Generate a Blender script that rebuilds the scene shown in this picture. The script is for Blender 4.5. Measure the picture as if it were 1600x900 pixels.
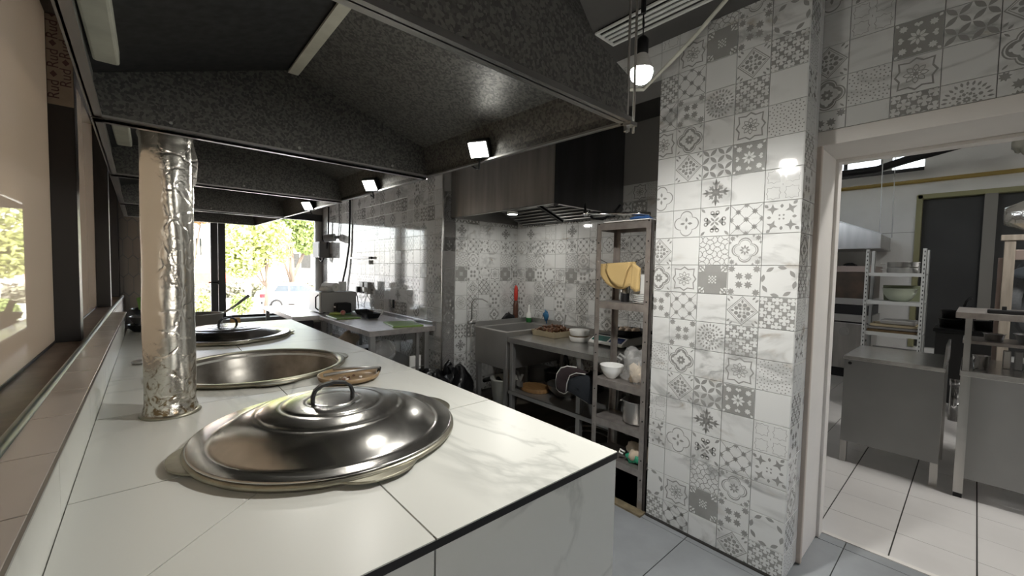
import bpy, bmesh, math, random
from mathutils import Vector, Matrix
from math import sin, cos, pi, radians as RAD
random.seed(7)
S = bpy.context.scene
COL = S.collection
for o in list(bpy.data.objects): bpy.data.objects.remove(o)

# ------------------------------------------------------------------ camera
cd = bpy.data.cameras.new('camera'); cam = bpy.data.objects.new('camera', cd); COL.objects.link(cam)
YAW, PITCH, ROLL = RAD(41.466), RAD(-2.655), RAD(-1.111)
fw = Vector((sin(YAW)*cos(PITCH), cos(YAW)*cos(PITCH), sin(PITCH)))
rt = Vector((cos(YAW), -sin(YAW), 0)); dn = fw.cross(rt)
r2 = cos(ROLL)*rt + sin(ROLL)*dn; d2 = -sin(ROLL)*rt + cos(ROLL)*dn
cam.matrix_world = Matrix(((r2.x, -d2.x, -fw.x, 0), (r2.y, -d2.y, -fw.y, 0), (r2.z, -d2.z, -fw.z, 1.45), (0, 0, 0, 1)))
cd.sensor_width = 36; cd.lens = 640.54/1600*36; cd.clip_start = .02; cd.clip_end = 300
S.camera = cam

# ------------------------------------------------------------------ world, sun, exposure
W = bpy.data.worlds.new('sky'); S.world = W; W.use_nodes = True
wn = W.node_tree.nodes; wl = W.node_tree.links
bg = wn['Background']
sky = wn.new('ShaderNodeTexSky'); sky.sky_type = 'NISHITA'; sky.sun_disc = False
sky.sun_elevation = RAD(48); sky.sun_rotation = RAD(150); sky.air_density = 1.0; sky.dust_density = 3.0
mixs = wn.new('ShaderNodeMix'); mixs.data_type = 'RGBA'; mixs.inputs[0].default_value = .55
mixs.inputs[7].default_value = (5.2, 5.1, 4.9, 1)
wl.new(sky.outputs[0], mixs.inputs[6]); wl.new(mixs.outputs[2], bg.inputs[0])
bg.inputs[1].default_value = 1.75
sd = bpy.data.lights.new('sun', 'SUN'); sd.energy = 14.0; sd.angle = RAD(1.5); sd.color = (1, .95, .86)
sun = bpy.data.objects.new('sun', sd); COL.objects.link(sun)
sun.rotation_euler = (Vector((.35, .62, -.80))).to_track_quat('-Z', 'Y').to_euler()
S.view_settings.view_transform = 'Standard'; S.view_settings.look = 'None'
S.view_settings.gamma = 1; S.view_settings.use_curve_mapping = False
S.view_settings.exposure = 0.26

def lamp(name, kind, loc, energy, color=(1, 1, 1), size=.1, direction=None, spot=None, parent=None, blend=.6):
    l = bpy.data.lights.new(name, kind); l.energy = energy; l.color = color
    if kind == 'AREA': l.shape = 'DISK'; l.size = size
    else: l.shadow_soft_size = size
    if kind == 'SPOT': l.spot_size = RAD(spot); l.spot_blend = blend
    o = bpy.data.objects.new(name, l); COL.objects.link(o)
    o.location = loc
    if direction: o.rotation_euler = Vector(direction).to_track_quat('-Z', 'Y').to_euler()
    if parent:
        o.parent = parent; o.matrix_parent_inverse = Matrix.Translation(-root_loc(parent))
    return o

# ------------------------------------------------------------------ materials
MATS = {}
def mat(name, color, rough=.5, metal=0., noise=0., nscale=8., bump=0., bscale=40., spec=.5, trans=0., alpha=None, emit=None, estr=0., color2=None, stretch=None, coat=0., vor=False, detail=4., ior=None):
    """plain principled material; noise>0 blends towards color2 by a procedural noise"""
    if name in MATS: return MATS[name]
    m = bpy.data.materials.new(name); m.use_nodes = True; MATS[name] = m
    N = m.node_tree.nodes; L = m.node_tree.links; b = N['Principled BSDF']
    b.inputs['Base Color'].default_value = (*color, 1); b.inputs['Roughness'].default_value = rough
    b.inputs['Metallic'].default_value = metal; b.inputs['Specular IOR Level'].default_value = spec
    b.inputs['Transmission Weight'].default_value = trans; b.inputs['Coat Weight'].default_value = coat
    if ior: b.inputs['IOR'].default_value = ior
    if alpha is not None: b.inputs['Alpha'].default_value = alpha
    if emit: b.inputs['Emission Color'].default_value = (*emit, 1); b.inputs['Emission Strength'].default_value = estr
    if noise or bump:
        g = N.new('ShaderNodeNewGeometry'); mp = N.new('ShaderNodeMapping')
        L.new(g.outputs['Position'], mp.inputs['Vector'])
        if stretch: mp.inputs['Scale'].default_value = stretch
    if noise:
        if vor:
            t = N.new('ShaderNodeTexVoronoi'); t.inputs['Scale'].default_value = nscale; src = t.outputs['Color']
            bw = N.new('ShaderNodeRGBToBW'); L.new(src, bw.inputs[0]); src = bw.outputs[0]
        else:
            t = N.new('ShaderNodeTexNoise'); t.inputs['Scale'].default_value = nscale; t.inputs['Detail'].default_value = detail; src = t.outputs['Fac']
        L.new(mp.outputs[0], t.inputs['Vector'])
        cr = N.new('ShaderNodeValToRGB')
        c2 = color2 or tuple(c*(1-noise) for c in color)
        cr.color_ramp.elements[0].color = (*c2, 1); cr.color_ramp.elements[1].color = (*color, 1)
        cr.color_ramp.elements[0].position = .3; cr.color_ramp.elements[1].position = .68
        L.new(src, cr.inputs[0]); L.new(cr.outputs[0], b.inputs['Base Color'])
    if bump:
        t2 = N.new('ShaderNodeTexNoise'); t2.inputs['Scale'].default_value = bscale; t2.inputs['Detail'].default_value = 3
        bp = N.new('ShaderNodeBump'); bp.inputs['Strength'].default_value = bump; bp.inputs['Distance'].default_value = .01
        L.new(mp.outputs[0], t2.inputs['Vector']); L.new(t2.outputs['Fac'], bp.inputs['Height']); L.new(bp.outputs[0], b.inputs['Normal'])
    return m

def marble(name, base, vein, rough=.12, scale=2.2, strength=1., width=.06, soft=None, rot=(0, 0, .6), warm=None, cov=.48):
    m = bpy.data.materials.new(name); m.use_nodes = True; MATS[name] = m
    N = m.node_tree.nodes; L = m.node_tree.links; b = N['Principled BSDF']; b.inputs['Roughness'].default_value = rough
    g = N.new('ShaderNodeNewGeometry'); mp = N.new('ShaderNodeMapping'); mp.inputs['Rotation'].default_value = rot
    mp.inputs['Scale'].default_value = (scale, scale*.45, scale)
    L.new(g.outputs['Position'], mp.inputs['Vector'])
    n1 = N.new('ShaderNodeTexNoise'); n1.inputs['Scale'].default_value = 1.3; n1.inputs['Detail'].default_value = 6; n1.inputs['Distortion'].default_value = .9
    L.new(mp.outputs[0], n1.inputs['Vector'])
    sb = N.new('ShaderNodeMath'); sb.operation = 'SUBTRACT'; sb.inputs[1].default_value = .5; L.new(n1.outputs['Fac'], sb.inputs[0])
    ab = N.new('ShaderNodeMath'); ab.operation = 'ABSOLUTE'; L.new(sb.outputs[0], ab.inputs[0])
    cr = N.new('ShaderNodeValToRGB'); cr.color_ramp.elements[0].position = 0; cr.color_ramp.elements[1].position = width
    cr.color_ramp.elements[0].color = (1, 1, 1, 1); cr.color_ramp.elements[1].color = (0, 0, 0, 1)
    L.new(ab.outputs[0], cr.inputs[0])
    n2 = N.new('ShaderNodeTexNoise'); n2.inputs['Scale'].default_value = .9; n2.inputs['Detail'].default_value = 3; L.new(mp.outputs[0], n2.inputs['Vector'])
    c2 = N.new('ShaderNodeValToRGB'); c2.color_ramp.elements[0].position = cov; c2.color_ramp.elements[1].position = cov+.2
    L.new(n2.outputs['Fac'], c2.inputs[0])
    mu = N.new('ShaderNodeMath'); mu.operation = 'MULTIPLY'; L.new(cr.outputs[0], mu.inputs[0]); L.new(c2.outputs[0], mu.inputs[1])
    m2 = N.new('ShaderNodeMath'); m2.operation = 'MULTIPLY'; m2.inputs[1].default_value = strength; L.new(mu.outputs[0], m2.inputs[0])
    mx = N.new('ShaderNodeMix'); mx.data_type = 'RGBA'; mx.inputs[6].default_value = (*base, 1); mx.inputs[7].default_value = (*vein, 1)
    L.new(m2.outputs[0], mx.inputs[0]); out = mx.outputs[2]
    if warm:
        n3 = N.new('ShaderNodeTexNoise'); n3.inputs['Scale'].default_value = 2.3; n3.inputs['Detail'].default_value = 5; L.new(mp.outputs[0], n3.inputs['Vector'])
        c3 = N.new('ShaderNodeValToRGB'); c3.color_ramp.elements[0].position = .6; c3.color_ramp.elements[1].position = .75; L.new(n3.outputs['Fac'], c3.inputs[0])
        m3 = N.new('ShaderNodeMath'); m3.operation = 'MULTIPLY'; L.new(c3.outputs[0], m3.inputs[0]); L.new(mu.outputs[0], m3.inputs[1])
        my = N.new('ShaderNodeMix'); my.data_type = 'RGBA'; my.inputs[7].default_value = (*warm, 1); L.new(m3.outputs[0], my.inputs[0]); L.new(out, my.inputs[6]); out = my.outputs[2]
    L.new(out, b.inputs['Base Color'])
    return m

M_CTR = marble('counter_porcelain', (.56, .56, .515), (.30, .305, .28), rough=.33, scale=1.7, strength=.6, width=.03, cov=.45)
M_PATCH = marble('patchwork_tile_glaze', (.64, .645, .63), (.25, .25, .245), rough=.06, scale=5.5, strength=.75, width=.085, rot=(.5, .6, .3), warm=(.33, .22, .10), cov=.47)
M_PRINT = mat('tile_print_grey', (.30, .298, .285), rough=.12, noise=.18, nscale=9)
M_PWHITE = mat('tile_print_white', (.64, .645, .63), rough=.12)
M_GROUT = mat('grout', (.26, .25, .24), rough=.9)
M_DGROUT = mat('dark_grout', (.035, .033, .03), rough=.9)
M_FLOOR = mat('grey_floor_tile', (.30, .315, .325), rough=.34, noise=.25, nscale=3.5, detail=8, bump=.05, bscale=30)
M_FLOORW = mat('white_floor_tile', (.66, .64, .62), rough=.28, noise=.14, nscale=2.2, detail=7)
M_HEX = mat('hex_tile', (.33, .29, .25), rough=.35)
M_GALV = mat('galvanised_sheet', (.17, .168, .158), rough=.45, metal=.55, noise=1, nscale=150, color2=(.085, .086, .083), vor=True, bump=.06, bscale=25)
M_GALVE = mat('galvanised_edge', (.38, .38, .37), rough=.3, metal=.9)
M_STEEL = mat('brushed_steel', (.50, .49, .47), rough=.30, metal=.95, noise=.25, nscale=14, stretch=(1, 1, .12), bump=.03, bscale=60)
M_STEELD = mat('dull_steel', (.40, .395, .38), rough=.38, metal=.7, noise=.12, nscale=5, bump=.03, bscale=40)
M_STEELT = mat('worn_steel_top', (.50, .49, .47), rough=.25, metal=.8, noise=.25, nscale=22)
M_PREP = mat('prep_table_top', (.66, .62, .59), rough=.33, metal=.75, noise=.22, nscale=22)
M_RACK = mat('rack_steel', (.42, .385, .36), rough=.36, metal=.7, noise=.3, nscale=18)
M_CHROME = mat('chrome', (.75, .75, .75), rough=.08, metal=1)
M_LID = mat('polished_lid', (.56, .545, .51), rough=.21, metal=1, noise=.3, nscale=7, bump=.06, bscale=14)
M_RIM = mat('kazan_rim_alloy', (.34, .32, .25), rough=.36, metal=.9, noise=.35, nscale=16)
M_BOWL = mat('kazan_inside', (.30, .285, .255), rough=.34, metal=.85, noise=.65, nscale=7, color2=(.13, .115, .095), bump=.1, bscale=22)
M_BLACK = mat('black_plastic', (.010, .010, .011), rough=.48, spec=.35)
M_BLACKM = mat('black_metal', (.02, .02, .021), rough=.35, metal=.5)
M_FRAME = mat('dark_window_frame', (.016, .016, .018), rough=.42)
M_RUB = mat('dark_rubber', (.03, .03, .03), rough=.7)
M_WHITE = mat('white_paint', (.72, .69, .65), rough=.5, noise=.08, nscale=4)
M_WHITEP = mat('white_plastic', (.75, .75, .72), rough=.35)
M_CERAM = mat('white_ceramic', (.80, .80, .78), rough=.15)
M_SILL = mat('brown_sill', (.16, .115, .085), rough=.42, noise=.45, nscale=10)
M_HOSE = mat('blue_grey_trim', (.11, .14, .135), rough=.4, noise=.3, nscale=12)
M_CEIL = mat('dark_ceiling', (.10, .095, .09), rough=.8, noise=.3, nscale=3)
M_WALLR = mat('kitchen_wall_panel', (.72, .72, .70), rough=.5, noise=.08, nscale=3)
M_WOOD = mat('pale_wood', (.36, .31, .25), rough=.6, noise=.35, nscale=7, stretch=(6, 6, .6))
M_BOARD = mat('wooden_board', (.34, .19, .075), rough=.5, noise=.4, nscale=9, stretch=(5, 1, 1))
M_PLATTER = mat('platter_wood', (.30, .20, .10), rough=.38, noise=.4, nscale=14)
M_GREEN = mat('green_plastic_board', (.20, .33, .06), rough=.42, noise=.12, nscale=9)
M_BEAM = mat('off_white_beam', (.52, .52, .44), rough=.75, noise=.22, nscale=12)
M_TOWEL = mat('straw_yellow_towel', (.62, .44, .19), rough=.95, bump=.5, bscale=260)
M_CLOTHD = mat('plum_black_cloth', (.030, .018, .020), rough=.9, bump=.4, bscale=120)
M_CLOTHB = mat('slate_cloth', (.016, .020, .026), rough=.9, bump=.4, bscale=120)
M_PIPING = mat('white_piping', (.75, .74, .70), rough=.8)
M_BIN = mat('black_bin_bag', (.006, .006, .007), rough=.28, bump=.8, bscale=24)
M_RED = mat('red_plastic', (.50, .035, .022), rough=.35)
M_PLBAG = mat('clear_plastic_bag', (.82, .82, .80), rough=.12, alpha=.24, bump=.9, bscale=40)
M_GRBAG = mat('green_bag', (.03, .30, .17), rough=.4, bump=.7, bscale=50)
M_CREAM = mat('cream_bag', (.60, .50, .38), rough=.5, bump=.6, bscale=40)
M_MEAT = mat('fried_meat', (.085, .03, .014), rough=.45, noise=.6, nscale=60, color2=(.16, .075, .03), bump=.8, bscale=90)
M_BRASSY = mat('oily_tray', (.58, .50, .34), rough=.28, metal=.5)
M_SCREEN = mat('scale_display', (.010, .030, .040), rough=.12)
M_SCREENG = mat('scale_display_teal', (.01, .11, .09), rough=.15)
M_BLUEP = mat('scale_display_blue', (.02, .035, .11), rough=.15)
M_YPIPE = mat('mustard_gas_pipe', (.30, .21, .05), rough=.45)
M_OLIVE = mat('olive_frame', (.26, .25, .13), rough=.6)
M_DARKW = mat('dark_panel', (.035, .036, .035), rough=.6, noise=.3, nscale=2)
M_PBOWL = mat('pale_green_bowl', (.40, .44, .34), rough=.3)
M_RUST = mat('browned_tray', (.19, .125, .06), rough=.5, metal=.4, noise=.5, nscale=15)
M_SIDE = mat('pinkish_steel', (.36, .29, .26), rough=.4, metal=.6)
M_LED = mat('led_lens', (1, 1, 1), emit=(1, .98, .90), estr=26)
M_BULBE = mat('bulb_globe', (1, 1, 1), emit=(1, .97, .90), estr=130)
M_BULBH = mat('bulb_housing', (.62, .61, .58), rough=.4)
M_PAPER = mat('paper', (.78, .77, .73), rough=.8)
M_TAPE = mat('kraft_tape', (.30, .255, .21), rough=.6, noise=.15, nscale=20)
M_INK = mat('tape_ink', (.085, .045, .05), rough=.7)
M_LEAF = mat('leaf_green', (.30, .36, .13), rough=.6, noise=.55, nscale=1.6, color2=(.19, .25, .08), spec=.2)
M_LEAF2 = mat('leaf_yellow_green', (.44, .46, .18), rough=.6, noise=.5, nscale=1.2, color2=(.30, .35, .11), spec=.2)
M_BARK = mat('bark', (.16, .12, .09), rough=.9, bump=.6, bscale=18)
M_BRICK = mat('red_facade', (.46, .13, .085), rough=.8, noise=.25, nscale=6)
M_BUILD = mat('white_facade', (.74, .72, .68), rough=.8, noise=.1, nscale=3)
M_ASPH = mat('pale_yard', (.50, .49, .47), rough=.9, noise=.25, nscale=2)
M_HEDGE = mat('hedge_mixed', (.28, .30, .17), rough=.8, noise=.8, nscale=3, color2=(.42, .38, .34))
M_CARW = mat('white_car_paint', (.80, .80, .80), rough=.15, coat=.6)
M_CARG = mat('car_glass', (.05, .07, .09), rough=.06)
M_TAIL = mat('tail_light_red', (.65, .02, .03), rough=.2)
M_TYRE = mat('tyre', (.02, .02, .02), rough=.8)
M_GREY = mat('grey_enamel', (.22, .22, .215), rough=.35, noise=.1, nscale=5)
M_GLASSD = mat('dark_glass', (.02, .022, .022), rough=.08)
M_SALT = mat('white_scraps', (.75, .68, .62), rough=.7)
M_VEG = mat('pale_green_vegetable', (.36, .42, .10), rough=.4)
M_RADISH = mat('radish_red', (.52, .06, .05), rough=.35, noise=.9, nscale=26, color2=(.75, .55, .48))
M_FROST = mat('frosted_pane', (.72, .78, .78), rough=.4, trans=.85)
M_GCOAT = mat('grey_coat', (.10, .105, .11), rough=.85, bump=.4, bscale=60)
M_BOARDW = mat('kerb_concrete', (.25, .20, .12), rough=.9, noise=.5, nscale=20)

def foil_mat():
    m = bpy.data.materials.new('crumpled_foil'); m.use_nodes = True; N = m.node_tree.nodes; L = m.node_tree.links; b = N['Principled BSDF']
    b.inputs['Metallic'].default_value = .96; b.inputs['Roughness'].default_value = .23
    g = N.new('ShaderNodeNewGeometry'); v = N.new('ShaderNodeTexVoronoi'); v.feature = 'DISTANCE_TO_EDGE'; v.inputs['Scale'].default_value = 15
    nz = N.new('ShaderNodeTexNoise'); nz.inputs['Scale'].default_value = 9; nz.inputs['Detail'].default_value = 5
    ad = N.new('ShaderNodeMix'); ad.data_type = 'RGBA'; ad.inputs[0].default_value = .12
    L.new(g.outputs['Position'], nz.inputs['Vector']); L.new(g.outputs['Position'], ad.inputs[6]); L.new(nz.outputs['Color'], ad.inputs[7])
    L.new(ad.outputs[2], v.inputs['Vector'])
    mn = N.new('ShaderNodeMath'); mn.operation = 'MINIMUM'; mn.inputs[1].default_value = .12; L.new(v.outputs[0], mn.inputs[0])
    bp = N.new('ShaderNodeBump'); bp.inputs['Strength'].default_value = .35; bp.inputs['Distance'].default_value = .02; L.new(mn.outputs[0], bp.inputs['Height'])
    n3 = N.new('ShaderNodeTexNoise'); n3.inputs['Scale'].default_value = 30; n3.inputs['Detail'].default_value = 2; L.new(g.outputs['Position'], n3.inputs['Vector'])
    b2 = N.new('ShaderNodeBump'); b2.inputs['Strength'].default_value = .14; b2.inputs['Distance'].default_value = .01
    L.new(n3.outputs['Fac'], b2.inputs['Height']); L.new(bp.outputs[0], b2.inputs['Normal']); L.new(b2.outputs[0], b.inputs['Normal'])
    # brown burnt-on grease, thicker around the foot of the pipe
    sp = N.new('ShaderNodeSeparateXYZ'); L.new(g.outputs['Position'], sp.inputs[0])
    mr = N.new('ShaderNodeMapRange'); mr.inputs[1].default_value = .9; mr.inputs[2].default_value = 1.28; mr.inputs[3].default_value = .60; mr.inputs[4].default_value = .22; L.new(sp.outputs['Z'], mr.inputs[0])
    n4 = N.new('ShaderNodeTexNoise'); n4.inputs['Scale'].default_value = 34; n4.inputs['Detail'].default_value = 9; n4.inputs['Distortion'].default_value = 1.5; L.new(g.outputs['Position'], n4.inputs['Vector'])
    lt = N.new('ShaderNodeMath'); lt.operation = 'SUBTRACT'; L.new(mr.outputs[0], lt.inputs[0]); L.new(n4.outputs['Fac'], lt.inputs[1])
    cr = N.new('ShaderNodeValToRGB'); cr.color_ramp.elements[0].position = 0; cr.color_ramp.elements[1].position = .16
    cr.color_ramp.elements[0].color = (.64, .62, .57, 1); cr.color_ramp.elements[1].color = (.20, .14, .075, 1)
    L.new(lt.outputs[0], cr.inputs[0]); L.new(cr.outputs[0], b.inputs['Base Color'])
    return m
M_FOIL = foil_mat()

def blind_mat():
    m = bpy.data.materials.new('beige_blind_behind_glass'); m.use_nodes = True; N = m.node_tree.nodes; L = m.node_tree.links
    N.remove(N['Principled BSDF']); out = N['Material Output']
    d = N.new('ShaderNodeBsdfDiffuse'); d.inputs[0].default_value = (.66, .59, .52, 1)
    t = N.new('ShaderNodeBsdfTranslucent'); t.inputs[0].default_value = (.46, .40, .335, 1)
    mx = N.new('ShaderNodeMixShader'); mx.inputs[0].default_value = .6; L.new(d.outputs[0], mx.inputs[1]); L.new(t.outputs[0], mx.inputs[2])
    g = N.new('ShaderNodeBsdfGlossy'); g.inputs['Roughness'].default_value = .02
    f = N.new('ShaderNodeFresnel'); f.inputs[0].default_value = 1.5
    m2 = N.new('ShaderNodeMixShader'); L.new(f.outputs[0], m2.inputs[0]); L.new(mx.outputs[0], m2.inputs[1]); L.new(g.outputs[0], m2.inputs[2])
    L.new(m2.outputs[0], out.inputs[0]); return m
M_BLIND = blind_mat()

def glass_mat():
    m = bpy.data.materials.new('window_glass'); m.use_nodes = True; N = m.node_tree.nodes; L = m.node_tree.links
    N.remove(N['Principled BSDF']); out = N['Material Output']
    t = N.new('ShaderNodeBsdfTransparent'); g = N.new('ShaderNodeBsdfGlossy'); g.inputs['Roughness'].default_value = .02
    f = N.new('ShaderNodeFresnel'); f.inputs[0].default_value = 1.45
    m2 = N.new('ShaderNodeMixShader'); L.new(f.outputs[0], m2.inputs[0]); L.new(t.outputs[0], m2.inputs[1]); L.new(g.outputs[0], m2.inputs[2])
    L.new(m2.outputs[0], out.inputs[0]); return m
M_GLASS = glass_mat()

# ------------------------------------------------------------------ mesh builder
class MB:
    def __init__(s): s.v = []; s.f = []; s.m = []
    def poly(s, pts, mi=0):
        i = len(s.v); s.v += [tuple(p) for p in pts]; s.f.append(list(range(i, i+len(pts)))); s.m.append(mi); return s
    def box(s, x0, x1, y0, y1, z0, z1, mi=0):
        i = len(s.v)
        s.v += [(x0, y0, z0), (x1, y0, z0), (x1, y1, z0), (x0, y1, z0), (x0, y0, z1), (x1, y0, z1), (x1, y1, z1), (x0, y1, z1)]
        for q in ((3, 2, 1, 0), (4, 5, 6, 7), (0, 1, 5, 4), (1, 2, 6, 5), (2, 3, 7, 6), (3, 0, 4, 7)):
            s.f.append([i+k for k in q]); s.m.append(mi)
        return s
    def hexa(s, P, mi=0):            # eight corners: bottom ring then top ring
        i = len(s.v); s.v += [tuple(p) for p in P]
        for q in ((3, 2, 1, 0), (4, 5, 6, 7), (0, 1, 5, 4), (1, 2, 6, 5), (2, 3, 7, 6), (3, 0, 4, 7)):
            s.f.append([i+k for k in q]); s.m.append(mi)
        return s
    def sheet(s, pts, t, mi=0):      # a plate: planar outline thickened by t along its normal
        P = [Vector(p) for p in pts]; n = (P[1]-P[0]).cross(P[2]-P[0]).normalized()*t
        k = len(P); i = len(s.v); s.v += [tuple(p) for p in P] + [tuple(p+n) for p in P]
        s.f.append([i+j for j in reversed(range(k))]); s.m.append(mi)
        s.f.append([i+k+j for j in range(k)]); s.m.append(mi)
        for j in range(k):
            a = (j+1) % k; s.f.append([i+j, i+a, i+k+a, i+k+j]); s.m.append(mi)
        return s
    def ring(s, pts_list, closed_u=True, mi=0, cap0=False, cap1=False):
        n = len(pts_list[0]); base = len(s.v)
        for r in pts_list: s.v += [tuple(p) for p in r]
        for a in range(len(pts_list)-1):
            for j in range(n if closed_u else n-1):
                k = (j+1) % n
                s.f.append([base+a*n+j, base+a*n+k, base+(a+1)*n+k, base+(a+1)*n+j]); s.m.append(mi)
        if cap0: s.f.append([base+j for j in reversed(range(n))]); s.m.append(mi)
        if cap1: s.f.append([base+(len(pts_list)-1)*n+j for j in range(n)]); s.m.append(mi)
        return s
    def tube(s, pts, r, n=8, mi=0, cap=True):
        P = [Vector(p) for p in pts]; R = r if isinstance(r, (list, tuple)) else [r]*len(P); rings = []; up = None
        for i, p in enumerate(P):
            t = (P[min(i+1, len(P)-1)]-P[max(i-1, 0)]).normalized()
            if up is None:
                up = Vector((0, 0, 1)) if abs(t.z) < .9 else Vector((1, 0, 0))
            a = t.cross(up).normalized(); b = a.cross(t).normalized(); up = b
            rings.append([p + (a*cos(2*pi*j/n) + b*sin(2*pi*j/n))*R[i] for j in range(n)])
        return s.ring(rings, mi=mi, cap0=cap, cap1=cap)
    def lathe(s, prof, c=(0, 0, 0), n=32, mi=0, sx=1, sy=1, cap0=False, cap1=False):
        return s.ring([[(c[0]+r*sx*cos(2*pi*j/n), c[1]+r*sy*sin(2*pi*j/n), c[2]+z) for j in range(n)] for r, z in prof], mi=mi, cap0=cap0, cap1=cap1)
    def cyl(s, p0, p1, r, n=12, mi=0, r1=None): return s.tube([p0, p1], [r, r if r1 is None else r1], n, mi)
    def blob(s, c, rx, ry, rz, amp=.0, seed=0, n=16, m=10, mi=0, zmin=None):
        rn = random.Random(seed); ph = [(rn.uniform(0, 6.3), rn.randint(2, 5), rn.randint(1, 4)) for _ in range(5)]
        rings = []
        for i in range(m+1):
            t = pi*i/m; row = []
            for j in range(n):
                a = 2*pi*j/n; k = 1 + amp*sum(sin(p+q*a)*sin(w*t) for p, q, w in ph)/2
                z = c[2]-rz*cos(t)*k
                if zmin is not None: z = max(z, zmin)
                row.append((c[0]+rx*sin(t)*cos(a)*k, c[1]+ry*sin(t)*sin(a)*k, z))
            rings.append(row)
        return s.ring(rings, mi=mi)
    def mesh(s, name, mats, smooth=False):
        me = bpy.data.meshes.new(name); me.from_pydata(s.v, [], s.f)
        for m in (mats if isinstance(mats, (list, tuple)) else [mats]): me.materials.append(m)
        for p, mi in zip(me.polygons, s.m): p.material_index = mi; p.use_smooth = smooth
        me.update(); return me
    def build(s, name, mats, parent=None, smooth=False, bevel=0., auto=True, seg=2, kind=None):
        me = s.mesh(name, mats, smooth); return link(name, me, parent, bevel, smooth, seg, kind)
def link(name, me, parent=None, bevel=0., smooth=False, seg=2, kind=None):
    o = bpy.data.objects.new(name, me); COL.objects.link(o)
    if parent:
        o.parent = parent; o.matrix_parent_inverse = Matrix.Translation(-root_loc(parent))
    if bevel:
        b = o.modifiers.new('bevel', 'BEVEL'); b.width = bevel; b.segments = seg; b.limit_method = 'ANGLE'; b.angle_limit = RAD(40); b.harden_normals = False
    if kind: o['kind'] = kind
    return o
def root_loc(p): return Vector(p.location) if p.type == 'EMPTY' else Vector((0, 0, 0))
def thing(name, label, cat, loc=(0, 0, 0), group=None):
    o = bpy.data.objects.new(name, None); o.empty_display_size = .1; COL.objects.link(o); o.location = loc
    return tag(o, label, cat, group)
def tag(o, label, cat, group=None, kind=None):
    o['label'] = label; o['category'] = cat
    if group: o['group'] = group
    if kind: o['kind'] = kind
    return o
def struct(o): o['kind'] = 'structure'; return o
def cut(o, cutters):
    """boolean difference, applied without operators"""
    for c in cutters:
        m = o.modifiers.new('cut', 'BOOLEAN'); m.operation = 'DIFFERENCE'; m.object = c; m.solver = 'EXACT'
    bpy.context.view_layer.update()
    me = bpy.data.meshes.new_from_object(o.evaluated_get(bpy.context.evaluated_depsgraph_get()))
    o.modifiers.clear(); o.data = me
def text_mesh(body, size, mtx, name, m, parent=None):
    cu = bpy.data.curves.new(name, 'FONT'); cu.body = body; cu.size = size; cu.extrude = .0004; cu.align_x = 'CENTER'; cu.align_y = 'CENTER'
    t = bpy.data.objects.new(name, cu); COL.objects.link(t); bpy.context.view_layer.update()
    me = bpy.data.meshes.new_from_object(t.evaluated_get(bpy.context.evaluated_depsgraph_get()))
    bpy.data.objects.remove(t); me.materials.clear(); me.materials.append(m); me.transform(mtx)
    return link(name, me, parent)
def frame(o, u, v, n): return Matrix(((u[0], v[0], n[0], o[0]), (u[1], v[1], n[1], o[1]), (u[2], v[2], n[2], o[2]), (0, 0, 0, 1)))
def arc(c, r, a0, a1, n, plane='xz'):
    out = []
    for i in range(n+1):
        a = a0+(a1-a0)*i/n
        out.append((c[0]+r*cos(a), c[1], c[2]+r*sin(a)) if plane == 'xz' else (c[0]+r*cos(a), c[1]+r*sin(a), c[2]) if plane == 'xy' else (c[0], c[1]+r*cos(a), c[2]+r*sin(a)))
    return out

# ------------------------------------------------------------------ patchwork wall tiles: printed motifs are inlaid polygons on each tile
TP = .15
def circ(x, y, r, n=12): return [(x+r*cos(2*pi*i/n), y+r*sin(2*pi*i/n)) for i in range(n)]
def rotp(p, a): return [(x*cos(a)-y*sin(a), x*sin(a)+y*cos(a)) for x, y in p]
def shift(p, dx, dy, s=1.): return [(x*s+dx, y*s+dy) for x, y in p]
def leaf(L, w, n=5):
    a = [(L*i/n, w*sin(pi*i/n)) for i in range(n+1)]; b = [(L*i/n, -w*sin(pi*i/n)) for i in range(n-1, 0, -1)]; return a+b
def drop(r0, r1, w, n=4):
    return [(r0, 0)] + [(r0+(r1-r0)*(.3+.7*i/n), -w*sin(pi*(.35+.65*i/n))) for i in range(n+1)] + [(r0+(r1-r0)*(.3+.7*i/n), w*sin(pi*(.35+.65*i/n))) for i in range(n-1, -1, -1)]
def star(n, R, r, a0=0.): return [((R if i % 2 == 0 else r)*cos(a0+pi*i/n), (R if i % 2 == 0 else r)*sin(a0+pi*i/n)) for i in range(2*n)]
def band(c0, c1): return [[c0[i], c0[(i+1) % len(c0)], c1[(i+1) % len(c1)], c1[i]] for i in range(len(c0))]
def quatre(c, R, n=40):
    out = []
    for i in range(n):
        t = 2*pi*i/n; p = ((t+pi/4) % (pi/2))-pi/4
        rr = c*cos(p)+math.sqrt(max(0, R*R-c*c*sin(p)**2)); out.append((rr*cos(t), rr*sin(t)))
    return out
def octo(s, n=8):
    out = []
    for i in range(8):
        a = pi/4*i
        R = .94 if i % 2 == 0 else 1.12
        out.append((s*R*cos(a), s*R*sin(a)))
        b = a+pi/8; out.append((s*.80*cos(b), s*.80*sin(b)))
    return out
def line(p, q, w):
    dx, dy = q[0]-p[0], q[1]-p[1]; l = math.hypot(dx, dy); nx, ny = -dy/l*w/2, dx/l*w/2
    return [(p[0]+nx, p[1]+ny), (q[0]+nx, q[1]+ny), (q[0]-nx, q[1]-ny), (p[0]-nx, p[1]-ny)]
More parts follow.
